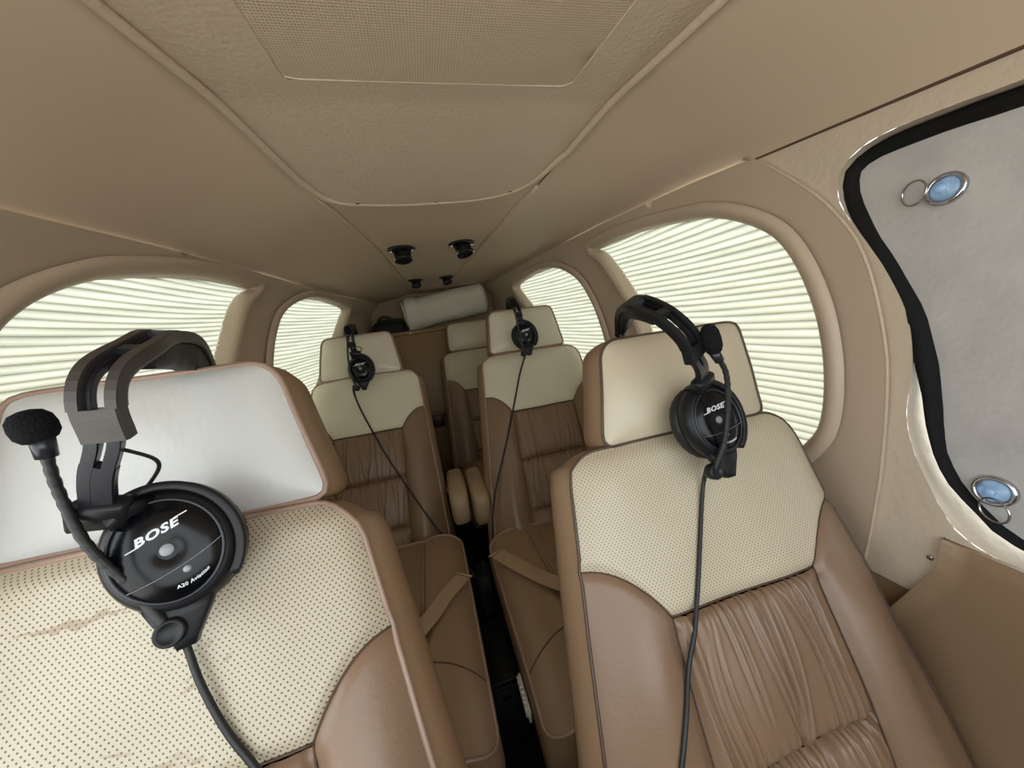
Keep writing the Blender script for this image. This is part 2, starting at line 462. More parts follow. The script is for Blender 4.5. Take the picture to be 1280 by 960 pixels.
HOLE_L = [shift(WIN_BIG, 0, -.02), shift(WIN_REAR, 0, -.022)]
HOLE_R = [WIN_BIG, WIN_REAR]
JOINT = [(.640, 1.395), (.600, 1.372), (.555, 1.332), (.51, 1.285), (.475, 1.235), (.448, 1.183), (.425, 1.094), (.410, .980), (.408, .83), (.415, .66), (.43, .50)]   # where window panel and front trim meet
def topline(s, a, b, n=40): return [(y, float(seamz(y, s))) for y in np.linspace(a, b, n)]

# right wall: the panel round the two rear windows
jr = spline(JOINT, 40)
poly = topline(1, .642, Y1) + [(Y1, .0), (.44, .0)] + jr[::-1].tolist()
V, F = patch2d(poly, .018, HOLE_R)
def panel_in(y, z):           # the window panel stands proud of the front trim
    return 0.010
struct(mk('wall_right', [wallpt(y, z, 1, .010) for y, z in V], F, 'wall'))
# the raised edge of that panel
g = Geo(); jt = np.array([wallpt(y, z, 1, .0075) for y, z in jr]); g.add(*tube(jt, .0030, 8))
struct(g.mk('trim_1', 'wall'))
# front trim round the sunshade window, funnelled outward to the opening
hole_trim = grow(WIN_FRONT, .008)
low = [(.415, .66), (.335, .615), (.318, .70), (.28, .722), (.20, .715), (.05, .69), (Y0, .69)]
poly = topline(1, Y0, .67) + (jr + np.array((.03, -.004))).tolist() + [(.46, .60), (.425, .612)] + low[1:]
hole_trim = loop_spline(TRIMHOLE, 110); hole_trim = hole_trim + (grow(hole_trim, .007) - hole_trim) * sstep(hole_trim[:, 1], .90, 1.14)[:, None]
V, F = patch2d(poly, .014, [hole_trim])
ft = struct(mk('trim_2', [wallpt(y, z, 1, .0) for y, z in V], F, 'front_trim'))
def matched(A, B):
    i = int(np.argmin(((B - A[0]) ** 2).sum(1))); B = np.roll(B, -i, 0)
    n = 120
    def rs(P):
        P = np.vstack([P, P[:1]]); L = np.concatenate([[0], np.cumsum(np.linalg.norm(np.diff(P, axis=0), axis=1))]); q = np.linspace(0, L[-1], n, endpoint=False)
        return np.stack([np.interp(q, L, P[:, k]) for k in (0, 1)], 1)
    return rs(A), rs(B)
hole_trim, wf = matched(hole_trim, grow(WIN_FRONT, .003) + (grow(WIN_FRONT, .010) - grow(WIN_FRONT, .003)) * (1 - sstep(WIN_FRONT[:, 1], .95, 1.12))[:, None])
n = len(hole_trim); v = []; f = []
for j, t in enumerate(np.linspace(0, 1, 6)):
    for i in range(n):
        p = hole_trim[i] * (1 - t) + wf[i] * t
        x = wallx(p[0], p[1], 1)
        v.append((wallx(p[0], min(p[1], 1.30), 1) * t + x * (1 - t) + .046 * t ** 1.2 - .003 * math.sin(math.pi * min(1, t * 2)), p[0], p[1]))
for j in range(5):
    for i in range(n): f.append((j * n + i, j * n + (i + 1) % n, (j + 1) * n + (i + 1) % n, (j + 1) * n + i))
struct(mk('trim_3', v, f, 'front_trim'))
V, F = patch2d([(Y0, .0), (.47, .0), (.47, .68), (Y0, .68)], .03)
struct(mk('trim_12', [wallpt(y, z, 1, -.006) for y, z in V], F, 'door'))
# trim corner screw
def screw(p, n, parent, r=.0045):
    return Geo().add(*lathe(p, n, (0, 0, 1) if abs(n[2]) < .8 else (0, 1, 0), [(r, -.002), (r, .001), (r * .7, .0022), (r * .3, .0015), (.0004, .0012)], 14)).mk('screw', 'chrome', parent)
x = wallx(.338, .688, 1)
screw((x - .001, .338, .688), (-1, 0, 0), ft)

# door panel below the front window, with its padded ledge
def doorpt(u, w):
    y = -0.62 + u * (.325 + .62 + .22 * max(0, w - .2))
    ztop = .712 + .045 * (1 - u) * 0
    sec = [(0, .0, .018), (.05, .040, .020), (.12, .058, .0), (.2, .062, -.03), (.45, .055, -.16), (.75, .045, -.36), (1, .03, -.70)]
    inw = np.interp(w, [a for a, _, _ in sec], [b for _, b, _ in sec]); dz = np.interp(w, [a for a, _, _ in sec], [c for _, _, c in sec])
    z = ztop + dz
    inw *= .22 + .78 * float(sstep(1 - u, 0, .38))
    return (wallx(y, max(z, .02), 1) - inw, y, max(z, .01))
v, f = grid(30, 60, doorpt); e = len(v)
# closing edge at its aft end
edge = [doorpt(1, j / 59) for j in range(60)]
v += [(wallx(p[1], p[2], 1) + .005, p[1] + .001, p[2]) for p in edge]
f += [(j * 30 + 29, (j + 1) * 30 + 29, e + j + 1, e + j) for j in range(59)]
struct(mk('door_1', v, f, 'door'))

# left wall, with the pilot's clear side opening ahead of the frame
pilot = loop_spline([(.30, 1.27), (.36, 1.22), (.33, 1.05), (.28, .88), (.15, .78), (-.2, .76), (-.42, .85), (-.46, 1.05), (-.36, 1.22), (-.10, 1.27)], 60)
poly = topline(-1, Y0, Y1, 60) + [(Y1, 0), (Y0, 0)]
V, F = patch2d(poly, .018, HOLE_L + [pilot])
struct(mk('wall_left', [wallpt(y, z, -1, .010) for y, z in V], [q[::-1] for q in F], 'wall'))

# window surrounds
def bezel(name, H, s, m='wall', prof=None):
    prof = prof or [(-.004, -.030), (-.003, .006), (.001, .014), (.007, .0185), (.016, .0195), (.024, .0175), (.029, .0125), (.031, .008)]
    v = []; f = []; n = len(H)
    for d, h in prof:
        for y, z in grow(H, d): v.append(wallpt(y, z, s, .010 + h))
    for j in range(len(prof) - 1):
        for i in range(n): f.append((j * n + i, j * n + (i + 1) % n, (j + 1) * n + (i + 1) % n, (j + 1) * n + i))
    return struct(mk(name, v, f, m))
bezel('window_1', HOLE_R[0], 1); bezel('window_2', HOLE_R[1], 1)
bezel('window_3', HOLE_L[0], -1); bezel('window_4', HOLE_L[1], -1)
bezel('window_5', pilot, -1)

# pleated shades: every fold is geometry
def pleated(H, s, label, pitch, sag, seed):
    H = grow(H, .010); r = random.Random(seed)
    zs = []; z = H[:, 1].max()
    base = np.asarray(H); z0 = base[:, 1].min()
    ymid = base[:, 0].mean()
    o = empty('pleated_shade', (s * float(wallx(ymid, z0, s)), ymid, z0)); tag(o, label, 'window shade', 'pleated cabin window shades')
    ys0, ys1 = base[:, 0].min(), base[:, 0].max()
    k = 0; rows = []
    ztop = z
    # folds are bunched at the top, then hang open
    while z > z0 - .02:
        rows.append(z); z -= (pitch * (.28 if k < 7 else 1) * .5) * (1 + .12 * r.uniform(-1, 1)); k += 1
    nc = 22; v = []; uv = []; f = []
    def yrange(zz):
        c = []
        for i in range(len(base)):
            a, b = base[i], base[i - 1]
            if (a[1] > zz) != (b[1] > zz): c.append(a[0] + (zz - a[1]) / (b[1] - a[1]) * (b[0] - a[0]))
        return (min(c), max(c)) if len(c) >= 2 else None
    ph = r.uniform(0, 6)
    last = None
    for k, zz in enumerate(rows):
        q = yrange(min(max(zz, z0 + .001), ztop - .001))
        for i in range(nc):
            t = i / (nc - 1); y = q[0] + (q[1] - q[0]) * t
            zq = zz + sag * math.sin(math.pi * t) * -1 + .0012 * math.sin(5 * t + ph + k * .23)
            zq = min(zq, ztop - .0005 * k)
            amp = (.33 if k % 2 else -.33) * pitch
            v.append((s * (wallx(y, min(zq, seamz(y, s) - .02), s) + .018 + amp + .002 * math.sin(9 * t + k)), y, zq)); uv.append((t, k * .5))
    for k in range(len(rows) - 1):
        for i in range(nc - 1):
            f.append((k * nc + i, k * nc + i + 1, (k + 1) * nc + i + 1, (k + 1) * nc + i))
    mk('shade_cloth', v, f, 'shade', o, uvs=uv, smooth=False)
    # top rail the cloth hangs from
    yr = yrange(ztop - .012)
    P = [(s * (wallx(y, ztop - .01, s) + .020), y, ztop - .004) for y in np.linspace(yr[0], yr[1], 12)]
    Geo().add(*strap(P, (s, 0, 0), .02, .008)).mk('top_rail', 'wall', o)
    return o
pleated(HOLE_R[0], 1, 'large pleated shade in the cabin window beside the right front seat', .0165, .004, 1)
pleated(HOLE_R[1], 1, 'small pleated shade in the rear right window beyond the headset on the far seat', .0165, .003, 2)
pleated(HOLE_L[0], -1, 'large pleated shade in the left window behind the headset with raised microphone', .0118, .005, 3)
pleated(HOLE_L[1], -1, 'small pleated shade in the rear left window next to the left middle headrest', .0135, .003, 4)

# ceiling: side slopes
for s, nm in ((1, 'ceiling_right'), (-1, 'ceiling_left')):
    def side(u, w, s=s):
        y = Y0 + (Y1 - Y0) * w; xa = interp(y, HW[s]); za = interp(y, ZC); xb = seamx(y, s); zb = seamz(y, s)
        t = u; bulge = .022 * math.sin(math.pi * t) * (1 if y < 1.4 else max(0, 1 - (y - 1.4))) 
        lip = -.006 * math.exp(-((t) / .06) ** 2)
        return (s * (xa + (xb - xa) * t), y, za + (zb - za) * t + bulge - .004 * math.exp(-((1 - t) / .05) ** 2) + lip + .0025 * math.sin(y * 9 + t * 4) * math.sin(math.pi * t))
    v, f = grid(26, 90, side)
    struct(mk('ceiling' if s == 1 else 'ceiling_left', v, f, 'headliner'))
# seam cord between headliner and wall
for s, k in ((1, 'trim_4'), (-1, 'trim_5')):
    P = [(s * (seamx(y, s) - .001), y, float(seamz(y, s)) - .001) for y in np.linspace(Y0, 2.4, 70)]
    struct(Geo().add(*tube(P, .0028, 6)).mk(k, 'thread'))

# ceiling: textured centre console with the woven panel let into it, then the aft vent strip
def console_edge(s, y): return s * float(interp(y, HW[s]))
def czed(x, y): return float(interp(y, ZC)) 
left = [(console_edge(-1, y), y) for y in np.linspace(Y0, .93, 30)]
right = [(console_edge(1, y), y) for y in np.linspace(.86, Y0, 30)]
aft = spline([(-.297, .93), (-.268, 1.0), (-.21, 1.032), (-.10, 1.05), (0, 1.052), (.10, 1.048), (.19, 1.02), (.255, .965), (.302, .86)], 40).tolist()
PAN = [(-.285, Y0 + .1), (-.228, .640), (-.222, .648), (.222, .656), (.229, .648), (.262, .35), (.275, Y0 + .1)]
poly = left + aft[1:-1] + right
V, F = patch2d(poly, .016, [PAN])
con = struct(mk('ceiling_console', [(x, y, czed(x, y) - .012 + .008 * sstep(abs(x) / abs(interp(y, HW[1 if x > 0 else -1])), .85, 1.0)) for x, y in V], F, 'textured'))
con.name = 'trim_6'
# rolled lip round the console
lip = np.array(left[8:] + aft[1:-1] + right[:-8])
P = [(x, y, czed(x, y) - .0085) for x, y in lip]
struct(Geo().add(*tube(P, .0075, 8)).mk('trim_7', 'textured'))
PI2 = loop_resample(PAN, .02)
g = Geo(); n = len(PI2); v = []; f = []
for x, y in PI2: v.append((x, y, czed(x, y) - .012))
for x, y in PI2: v.append((x * .992, y - .002, czed(x, y) - .0075))
for i in range(n): f.append((i, (i + 1) % n, n + (i + 1) % n, n + i))
mk('panel_reveal', v, f, 'textured', con, smooth=False)
PP = [(x * 1.02, y + (.006 if y > .5 else -.01)) for x, y in PAN]
V, F = patch2d(PP, .03)
def bowed(x, y): return czed(x, y) - .0095 - .002 * (1 - (x / .29) ** 2) * sstep(y, -.6, .3)
wp = mk('woven_panel', [(x, y, bowed(x, y)) for x, y in V], F, 'weave', con)
wp['label'] = 'woven cloth panel'
# aft strip with the vents
def strip(u, w):
    y = .78 + (Y1 - .78) * w; a = console_edge(-1, y); b = console_edge(1, y)
    return (a + (b - a) * u, y, czed(0, y) - .002 - .006 * math.sin(math.pi * u))
v, f = grid(14, 40, strip)
struct(mk('ceiling_aft_strip', v, f, 'headliner')).name = 'trim_8'
for s in (-1, 1):
    P = [(console_edge(s, y), y, czed(0, y) - .004) for y in np.linspace(1.0, Y1, 40)]
    struct(Geo().add(*tube(P, .006, 8)).mk('trim_9' if s < 0 else 'trim_10', 'headliner'))
for p in ((-.198, 1.022), (.198, 1.003), (.0, 1.038)):
    screw((p[0], p[1], czed(*p) - .0125), (0, -.25, -1), con, .0055 if p[0] else .003)

# unseen outer skin, added to block sky light leaking through headliner gaps
def skin(u, w):
    y = Y0 + (Y1 - Y0) * w; q = 2 * u - 1; sd_ = 1 if q > 0 else -1; a = abs(q)
    xs_ = float(seamx(y, sd_)) + .03; zs_ = float(seamz(y, sd_)) + .0; xc_ = float(interp(y, HW[sd_])); zc_ = float(interp(y, ZC)) + .035
    if a < .5: return (sd_ * xc_ * a * 2, y, zc_)
    t = (a - .5) * 2
    return (sd_ * (xc_ + (xs_ - xc_) * t), y, zc_ + (zs_ - zc_) * t + .05 * math.sin(math.pi * t))
v, f = grid(31, 40, skin); struct(mk('roof_light_block', v, f, 'rear'))
# end wall, floor
def rearwall(u, w):
    x = -.50 + u * 1.0; z = w * 1.5
    return (x, Y1 - .02 + .02 * (2 * u - 1) ** 2, z)
v, f = grid(20, 30, rearwall); struct(mk('wall_back', v, f, 'rear'))
struct(Geo().add(*rbox((0, Y0 - .01, .42), (.66, 0, 0), (0, .012, 0), (0, 0, .42))).mk('wall_front_light_block', 'bag'))  # unseen lower front panel, added to cut light from the open front
v, f = grid(20, 40, lambda u, w: (-.66 + 1.32 * u, Y0 + (Y1 - Y0) * w, 0.0)); struct(mk('floor', v, f, 'carpet'))
# bulkhead panel with its padded top rail, left of the rear seat
g = Geo(); g.add(*rbox((-.12, 2.36, .56), (.34, 0, 0), (0, .012, 0), (0, 0, .555)))
bh = struct(g.mk('wall_bulkhead', 'bulk'))
Geo().add(*tube([(-.46, 2.355, 1.118), (-.2, 2.352, 1.120), (.22, 2.352, 1.120)], .014, 10)).mk('top_rail', 'bulk', bh)
Geo().add(*lathe((-.172, 2.338, 1.118), (0, -1, 0), (0, 0, 1), [(.006, 0), (.006, .003), (.003, .004)], 12)).mk('stud', 'label', bh)
# luggage shelf behind it
struct(Geo().add(*rbox((0, 2.455, 1.085), (.44, 0, 0), (0, .085, 0), (0, 0, .012))).mk('trim_11', 'rear'))

# ------------------------------------------------------------------ seats
SEATS = {}
class Frame:
    """seat-back frame: u across, v down the back, w out of its face"""
    def __init__(s, O, recline, shear=0.0, yaw=0.0):
        t = math.radians(recline); c, k = math.cos(math.radians(yaw)), math.sin(math.radians(yaw))
        s.O = np.array(O); s.U = np.array((c, k, 0)); f = np.array((-k, c, 0))
        s.V = -f * math.sin(t) + np.array((0, 0, -math.cos(t))); s.W = -f * math.cos(t) + np.array((0, 0, math.sin(t)))
        s.sh = shear
    def p(s, u, v, w): return s.O + s.U * (u + s.sh * v) + s.V * v + s.W * w

CW = .128
BAYS = [.25, .435, .615, .80]
YS = 1.0      # how far down the yoke reaches, 1 = the usual seat
def back_height(u, v, H, Hs):
    h = H + Hs * v; yl = yoke_line(u, h); rv = v; v = v / YS; a = abs(u) / h
    w = .012 * (1 - a * a) - .020 * a ** 10
    w += .020 * math.exp(-((abs(u) - .178) / .042) ** 2) * float(sstep(v, .12, .34))
    d = abs(u) - CW
    low = float(sstep(v, .235, .27))
    if d < 0 and v > .235:
        for a0, a1 in zip(BAYS[:-1], BAYS[1:]):
            if a0 <= v < a1: w += .013 * math.sin(math.pi * (v - a0) / (a1 - a0)) ** .5 * (1 - (u / CW) ** 6)
    w -= .010 * math.exp(-(d / .010) ** 2) * low
    w -= .007 * math.exp(-((rv - yl) / .007) ** 2)
    for a0 in BAYS[1:-1]:
        if d < 0: w -= .008 * math.exp(-((v - a0) / .007) ** 2)
    # shoulders roll over the top
    w -= .018 * math.exp(-(max(v, 0) / .016) ** 1.5)
    w += .0035 * math.sin(u * 31 + v * 9) * math.sin(v * 17 + 1) * float(sstep(v, .02, .06))
    return w
def yoke_line(u, h):
    if abs(u) <= CW: return .247 * YS
    t = (abs(u) - CW) / (h - CW); return (.168 + .079 * (1 - min(1, t)) ** 2.1) * YS
def creases(seed, n, v0, v1):
    r = random.Random(seed); L = []
    for k in range(n):
        u = -CW + 2 * CW * (k + .5 + r.uniform(-.35, .35)) / n
        L.append((u, r.uniform(-.12, .18), r.uniform(.0018, .0032), r.uniform(.0040, .0078), r.random() < .6, r.uniform(.7, 1.35), r.uniform(0, 6)))
    return L
def gather(u, v, v0, v1, L):
    t = (v - v0) / (v1 - v0); w = 0
    for uc, lean, sig, dep, top, ln, ph in L:
        q = t if top else 1 - t
        fade = max(0, 1 - q / ln) ** .6 if ln < 1 else 1
        x = u - uc - lean * (v - v0) * (1 if top else .6) - .003 * math.sin(t * 5 + ph) - .012 * (uc / CW) * math.sin(math.pi * t)
        w += -dep * fade * math.exp(-(x / sig) ** 2) + .5 * dep * fade * math.exp(-((x - 1.9 * sig) / (1.5 * sig)) ** 2)
    e = min(t, 1 - t)
    # fine puckers along the stitched ends
    w += .0012 * math.sin(u * 560 + 3 * math.sin(u * 90)) * math.exp(-(e / .10) ** 2)
    return w

def seat(name, label, O, hr, recline=29, shear=0.0, H=.210, Hs=.09, res=.008, yoke='perf', hr_mat='cream', W=.33, Wt=.295, Ht=.172, hrec=19, hthick=.085,
         cushion=None, armrest=None, seed=1, pipe='piping', length=.76, group=None, thick=.10, yaw=0.0, gcols=70, grows=34, key=None, hsh=0.0, ys=1.0):
    global YS
    YS = ys
    fr = Frame(O, recline, shear, yaw)
    bz = fr.p(0, length, ys)
    o = empty(name, (float(O[0]), float(bz[1]), 0.0)); tag(o, label, 'seat', group)
    hh = lambda v: H + Hs * v
    if key: SEATS[key] = (fr, H, Hs, length, ys)
    # ---- backrest
    def P(u, v, dw=0): return fr.p(u, v, back_height(u, v, H, Hs) + dw)
    def top(u):  # upper edge with rounded shoulders
        a = abs(u) / H; return (.024 if u < 0 else .034) * max(0, (a - .78) / .22) ** 2.2 if a > .78 else 0
    topl = [(u, top(u)) for u in np.linspace(-H - .0, H + .0, 50)]
    cv = lambda sgn: [(sgn * u, yoke_line(u, hh(.18))) for u in np.linspace(CW, hh(.17), 16)]
    rt = cv(1); lt = cv(-1)
    poly = topl + [(hh(.1), .1)] + rt[::-1] + [(u, .247 * YS) for u in np.linspace(CW, -CW, 8)][1:-1] + lt + [(-hh(.1), .1)]
    V, F = patch2d(poly, res)
    bk = mk('backrest', [P(u, v) for u, v in V], F, yoke, o, uvs=V)
    bk['label'] = 'cream yoke of the backrest'
    for sgn in (-1, 1):
        poly = [(sgn * u, yoke_line(u, hh(.18))) for u in np.linspace(CW, hh(.17), 16)] + [(sgn * hh(.45), .45), (sgn * hh(length), length), (sgn * CW, length), (sgn * CW, .5)]
        V, F = patch2d(poly, res * 1.15)
        if sgn < 0: F = F[:, ::-1]
        mk('bolster', [P(u, v) for u, v in V], F, 'brown', bk)
    for b in range(3):
        v0, v1 = BAYS[b] * YS, min(BAYS[b + 1] * YS, length); L = creases(seed * 10 + b, 14, v0, v1)
        def bay(s, t):
            u = -CW + 2 * CW * s; v = v0 + (v1 - v0) * t
            return P(u, v, gather(u, v, v0, BAYS[b + 1] * YS, L) * min(1, 12 * min(s, 1 - s)))
        v, f = grid(gcols, grows, bay); mk('gathered_panel', v, f, 'brown', bk)
    # seams of the face
    r = .0012
    for sgn in (-1, 1):
        Q = [P(sgn * u, yoke_line(u, hh(.18)), .0012) for u in np.linspace(CW, hh(.17), 20)]; mk('seam', *tube(Q, r, 6), 'thread', bk)
        Q = [P(sgn * CW, v, .0012) for v in np.linspace(.247 * YS, length, 40)]; mk('seam', *tube(Q, r, 6), 'thread', bk)
    Q = [P(u, .247 * YS, .0015) for u in np.linspace(-CW, CW, 30)]; mk('seam', *tube(Q, r, 6), 'thread', bk)
    # edge piping and boxing round the outline
    prof = [(-hh(v), v) for v in np.linspace(length, .05, 40)] + [(u, top(u)) for u in np.linspace(-H, H, 40)] + [(hh(v), v) for v in np.linspace(.05, length, 40)]
    prof = np.array(prof)
    E = [P(u, v, .001) for u, v in prof]
    mk('piping', *tube(E, .0024 if pipe == 'piping_dark' else .0034, 8), pipe, bk)
    sec = [(0, 0), (.010, -.015), (.018, -.035), (.020, -thick * .55), (.014, -thick * .85), (0.0, -thick)]
    v = []; f = []; n = len(prof)
    T = np.gradient(prof, axis=0); T /= np.linalg.norm(T, axis=1)[:, None]; N2 = np.stack([T[:, 1], -T[:, 0]], 1)
    for d, dw in sec:
        for i, (u, vv) in enumerate(prof):
            q = prof[i] + N2[i] * d * (1 if vv > .04 or abs(u) > H * .98 else .3)
            v.append(fr.p(q[0], q[1], back_height(u, vv, H, Hs) + dw))
    for j in range(len(sec) - 1):
        for i in range(n - 1): f.append((j * n + i, (j + 1) * n + i, (j + 1) * n + i + 1, j * n + i + 1))
    last = [(len(sec) - 1) * n + i for i in range(n)]
    f.append(tuple(last))
    mk('boxing', v, f, 'side', bk)
    # ---- headrest
    hf = Frame(hr, hrec, hsh, yaw)     # origin: bottom edge centre of its face; v runs up as negative
    def rr(w0, w1, h, r):
        pts = []
        cs = [((-w0 / 2, 0), 1), ((w0 / 2, 0), 1), ((w1 / 2, -h), 1.5), ((-w1 / 2, -h), 1.5)]
        for k in range(4):
            p = np.array(cs[k][0]); a = np.array(cs[k - 1][0]); b = np.array(cs[(k + 1) % 4][0]); q = r * cs[k][1]
            da = (a - p) / np.linalg.norm(a - p); db = (b - p) / np.linalg.norm(b - p)
            for t in np.linspace(0, 1, 9): pts.append(((1 - t) ** 2) * (p + da * q) + 2 * t * (1 - t) * p + t * t * (p + db * q))
        return np.array(pts)
    out = loop_resample(rr(W, Wt, Ht, .022), .010)
    cen = np.array((0, -Ht / 2))
    def hh2(u, v):
        a = abs(u) / (W / 2 + (Wt - W) / 2 * (-v / Ht)); b = abs(v + Ht / 2) / (Ht / 2)
        return .016 * (1 - min(1, a) ** 3) * (1 - min(1, b) ** 3) - .006 * max(a, b) ** 10 + .0012 * math.sin(u * 40 + 1) * math.sin(v * 50)
    V, F = patch2d(out, res)
    face = mk('headrest', [hf.p(u, v, hh2(u, v)) for u, v in V], F[:, ::-1], hr_mat, o, uvs=V)
    E = [hf.p(u, v, hh2(u, v) + .001) for u, v in out]
    mk('piping', *tube(E, .0025 if pipe == 'piping_dark' else .0036, 8, closed=True), pipe, face)
    sec = [(1.0, 0), (1.03, -.012), (1.05, -hthick * .4), (1.035, -hthick * .75), (.96, -hthick), (.8, -hthick * 1.08)]
    v = []; f = []; n = len(out)
    for k, dw in sec:
        for u, vv in out:
            q = cen + (np.array((u, vv)) - cen) * k; q[1] = min(q[1], .004)
            v.append(hf.p(q[0], q[1], hh2(u, vv) + dw))
    for j in range(len(sec) - 1):
        for i in range(n): f.append((j * n + i, j * n + (i + 1) % n, (j + 1) * n + (i + 1) % n, (j + 1) * n + i))
    f.append(tuple((len(sec) - 1) * n + i for i in range(n)))
    mk('boxing', v, f, 'side', face)
    for sgn in (-1, 1):
        mk('post', *tube([hf.p(sgn * .05, -.02, -.045), hf.p(sgn * .05, .06, -.05)], .006, 10), 'chrome', face)
    # ---- cushion
    if cushion: make_cushion(o, *cushion, seed=seed, pipe=pipe)
    if armrest:
        for (c, hx, hy, hz) in armrest:
            mk('armrest', *soft_box(c, hx, hy, hz), 'side_cream', o)
    return o

def soft_box(c, hx, hy, hz, n=12, e=4.5):
    v = []; f = []
    for j in range(n + 1):
        b = -math.pi / 2 + math.pi * j / n
        for i in range(2 * n):
            a = 2 * math.pi * i / (2 * n)
            def sp(x, p): return math.copysign(abs(x) ** p, x)
            k = 2 / e
            v.append((c[0] + hx * sp(math.cos(b), k) * sp(math.cos(a), k), c[1] + hy * sp(math.cos(b), k) * sp(math.sin(a), k), c[2] + hz * sp(math.sin(b), k)))
    m = 2 * n
    for j in range(n):
        for i in range(m): f.append((j * m + i, j * m + (i + 1) % m, (j + 1) * m + (i + 1) % m, (j + 1) * m + i))
    return v, f
M['side_cream'] = mat('armrest_leather', (160, 138, 108), 0.45, 0.15, 100)

def cush_top(x, y, x0, x1, y0, y1, z):
    a = (x - (x0 + x1) / 2) / ((x1 - x0) / 2); b = (y - y0) / (y1 - y0)
    h = z + .018 * (1 - a ** 4) - .02 * a ** 12 + .010 * math.exp(-((abs(a) - .72) / .2) ** 2)
    h -= .030 * math.exp(-(max(b, 0) / .10) ** 2) + .02 * (b - .3) * .6
    return h
def make_cushion(o, x0, x1, y0, y1, z, seed=1, pipe='piping', **k):
    cx = (x0 + x1) / 2; r = .035
    def out(d=0):
        pts = []
        for (px, py), (sx_, sy_) in (((x1, y1), (1, 1)), ((x0, y1), (-1, 1)), ((x0, y0), (-1, -1)), ((x1, y0), (1, -1))):
            for t in np.linspace(0, 1, 7):
                a0 = {(1, 1): 0, (-1, 1): 90, (-1, -1): 180, (1, -1): 270}[(sx_, sy_)]
                a = math.radians(a0 + 90 * t); rr_ = r * (1.3 if sy_ < 0 else .6)
                pts.append((px - sx_ * rr_ + rr_ * math.cos(a), py - sy_ * rr_ + rr_ * math.sin(a)))
        return np.array(pts)
    O = loop_resample(out(), .012)
    # the top is sewn from a gathered centre, two side bolsters and a front piece
    c0, c1 = cx - .115, cx + .115; yf = y0 + .17
    def T(x, y, dz=0):
        h = cush_top(x, y, x0, x1, y0, y1, z)
        for xs in (c0, c1):
            if y > yf: h -= .008 * math.exp(-((x - xs) / .008) ** 2)
        return (x, y, h + dz)
    V, F = patch2d(O, .011)
    top = mk('cushion', [T(x, y) for x, y in V], F, 'side', o)
    # gathered centre insert lies just proud of the top
    L = creases(seed * 7 + 3, 9, 0, 1)
    def ins(s, t):
        x = c0 + .006 + (c1 - c0 - .012) * s; y = y1 - .01 - (y1 - .01 - yf) * t
        e = min(s, 1 - s, t, 1 - t)
        return T(x, y, .007 * min(1, e * 9) ** .6 + .9 * gather((s - .5) * 2 * CW, t, 0, 1, L) * min(1, 10 * e))
    v, f = grid(50, 30, ins); mk('gathered_panel', v, f, 'brown', top)
    mk('piping', *tube([T(x, y, .001) for x, y in O], .0034, 8, closed=True), pipe, top)
    for A, B in (((x0 + .004, yf - .04), (c0, yf + .02)), ((x1 - .004, yf - .04), (c1, yf + .02)), ((c0, yf), (c0, y1)), ((c1, yf), (c1, y1)), ((c0, yf + .005), (c1, yf + .005))):
        Q = [T(A[0] + (B[0] - A[0]) * t, A[1] + (B[1] - A[1]) * t, .0012) for t in np.linspace(0, 1, 24)]
        mk('seam', *tube(Q, .0014, 6), 'thread', top)
    n = len(O); v = []; f = []
    cc = np.array((cx, (y0 + y1) / 2))
    for k, zz in ((1.0, None), (1.03, -.02), (1.045, -.06), (1.03, -.11), (.97, -.145), (.9, -.15)):
        for x, y in O:
            q = cc + (np.array((x, y)) - cc) * ((k - 1) * .55 + 1)
            v.append((q[0], q[1], T(x, y)[2] + (zz or 0)))
    for j in range(5):
        for i in range(n): f.append((j * n + i, (j + 1) * n + i, (j + 1) * n + (i + 1) % n, j * n + (i + 1) % n))
    f.append(tuple(5 * n + i for i in range(n)))
    mk('boxing', v, f, 'side', top)
    # frame and floor rails
    g = Geo(); g.add(*rbox((cx, (y0 + y1) / 2 + .02, z - .20), ((x1 - x0) * .38, 0, 0), (0, (y1 - y0) * .38, 0), (0, 0, .06)))
    g.mk('seat_base', 'bag', o)
    for sx_ in (-1, 1):
        for yy_ in (y0 + .10, y1 - .08):
            Geo().add(*rbox((cx + sx_ * (x1 - x0) * .34, yy_, (z - .26) / 2), (.018, 0, 0), (0, .02, 0), (0, 0, (z - .26) / 2))).mk('leg', 'bag', o)

seat('front_seat', 'front seat at left with worn perforated cream leather and bright cream headrest', (-.410, .428, .968), (-.400, .440, .967),
     shear=.10, H=.200, res=.006, yoke='perf_worn', hr_mat='cream_worn', W=.335, Wt=.270, hsh=.09, ys=.90, Ht=.178, hrec=20, hthick=.10, thick=.11, seed=1, key='left',
     cushion=(-.585, -.13, -.16, .20, .43), length=.70, gcols=110, grows=44, group='cream and brown leather front seats')
seat('front_seat', 'front seat at right with perforated cream yoke over brown gathered leather', (.315, .497, .922), (.322, .500, .918),
     shear=-.045, H=.216, Hs=.12, hsh=-.10, res=.0055, yoke='perf', W=.325, Wt=.285, Ht=.178, hrec=18, hthick=.09, thick=.09, seed=2, key='right', pipe='piping_dark',
     cushion=(.04, .54, -.12, .24, .38), length=.70, gcols=150, grows=60, group='cream and brown leather front seats')
seat('middle_seat', 'middle row seat at left with smooth cream yoke, behind the worn front seat', (-.352, 1.55, .985), (-.367, 1.552, .982),
     shear=-.05, H=.207, Hs=.08, res=.010, yoke='cream_smooth', hr_mat='cream_smooth', W=.325, Wt=.275, Ht=.182, hrec=22, hthick=.085, thick=.09, seed=3, key='middle_left',
     cushion=(-.565, -.085, .50, 1.16, .42), armrest=[((-.068, 1.33, .485), .036, .15, .065)], length=.74, group='cream and brown leather middle seats')
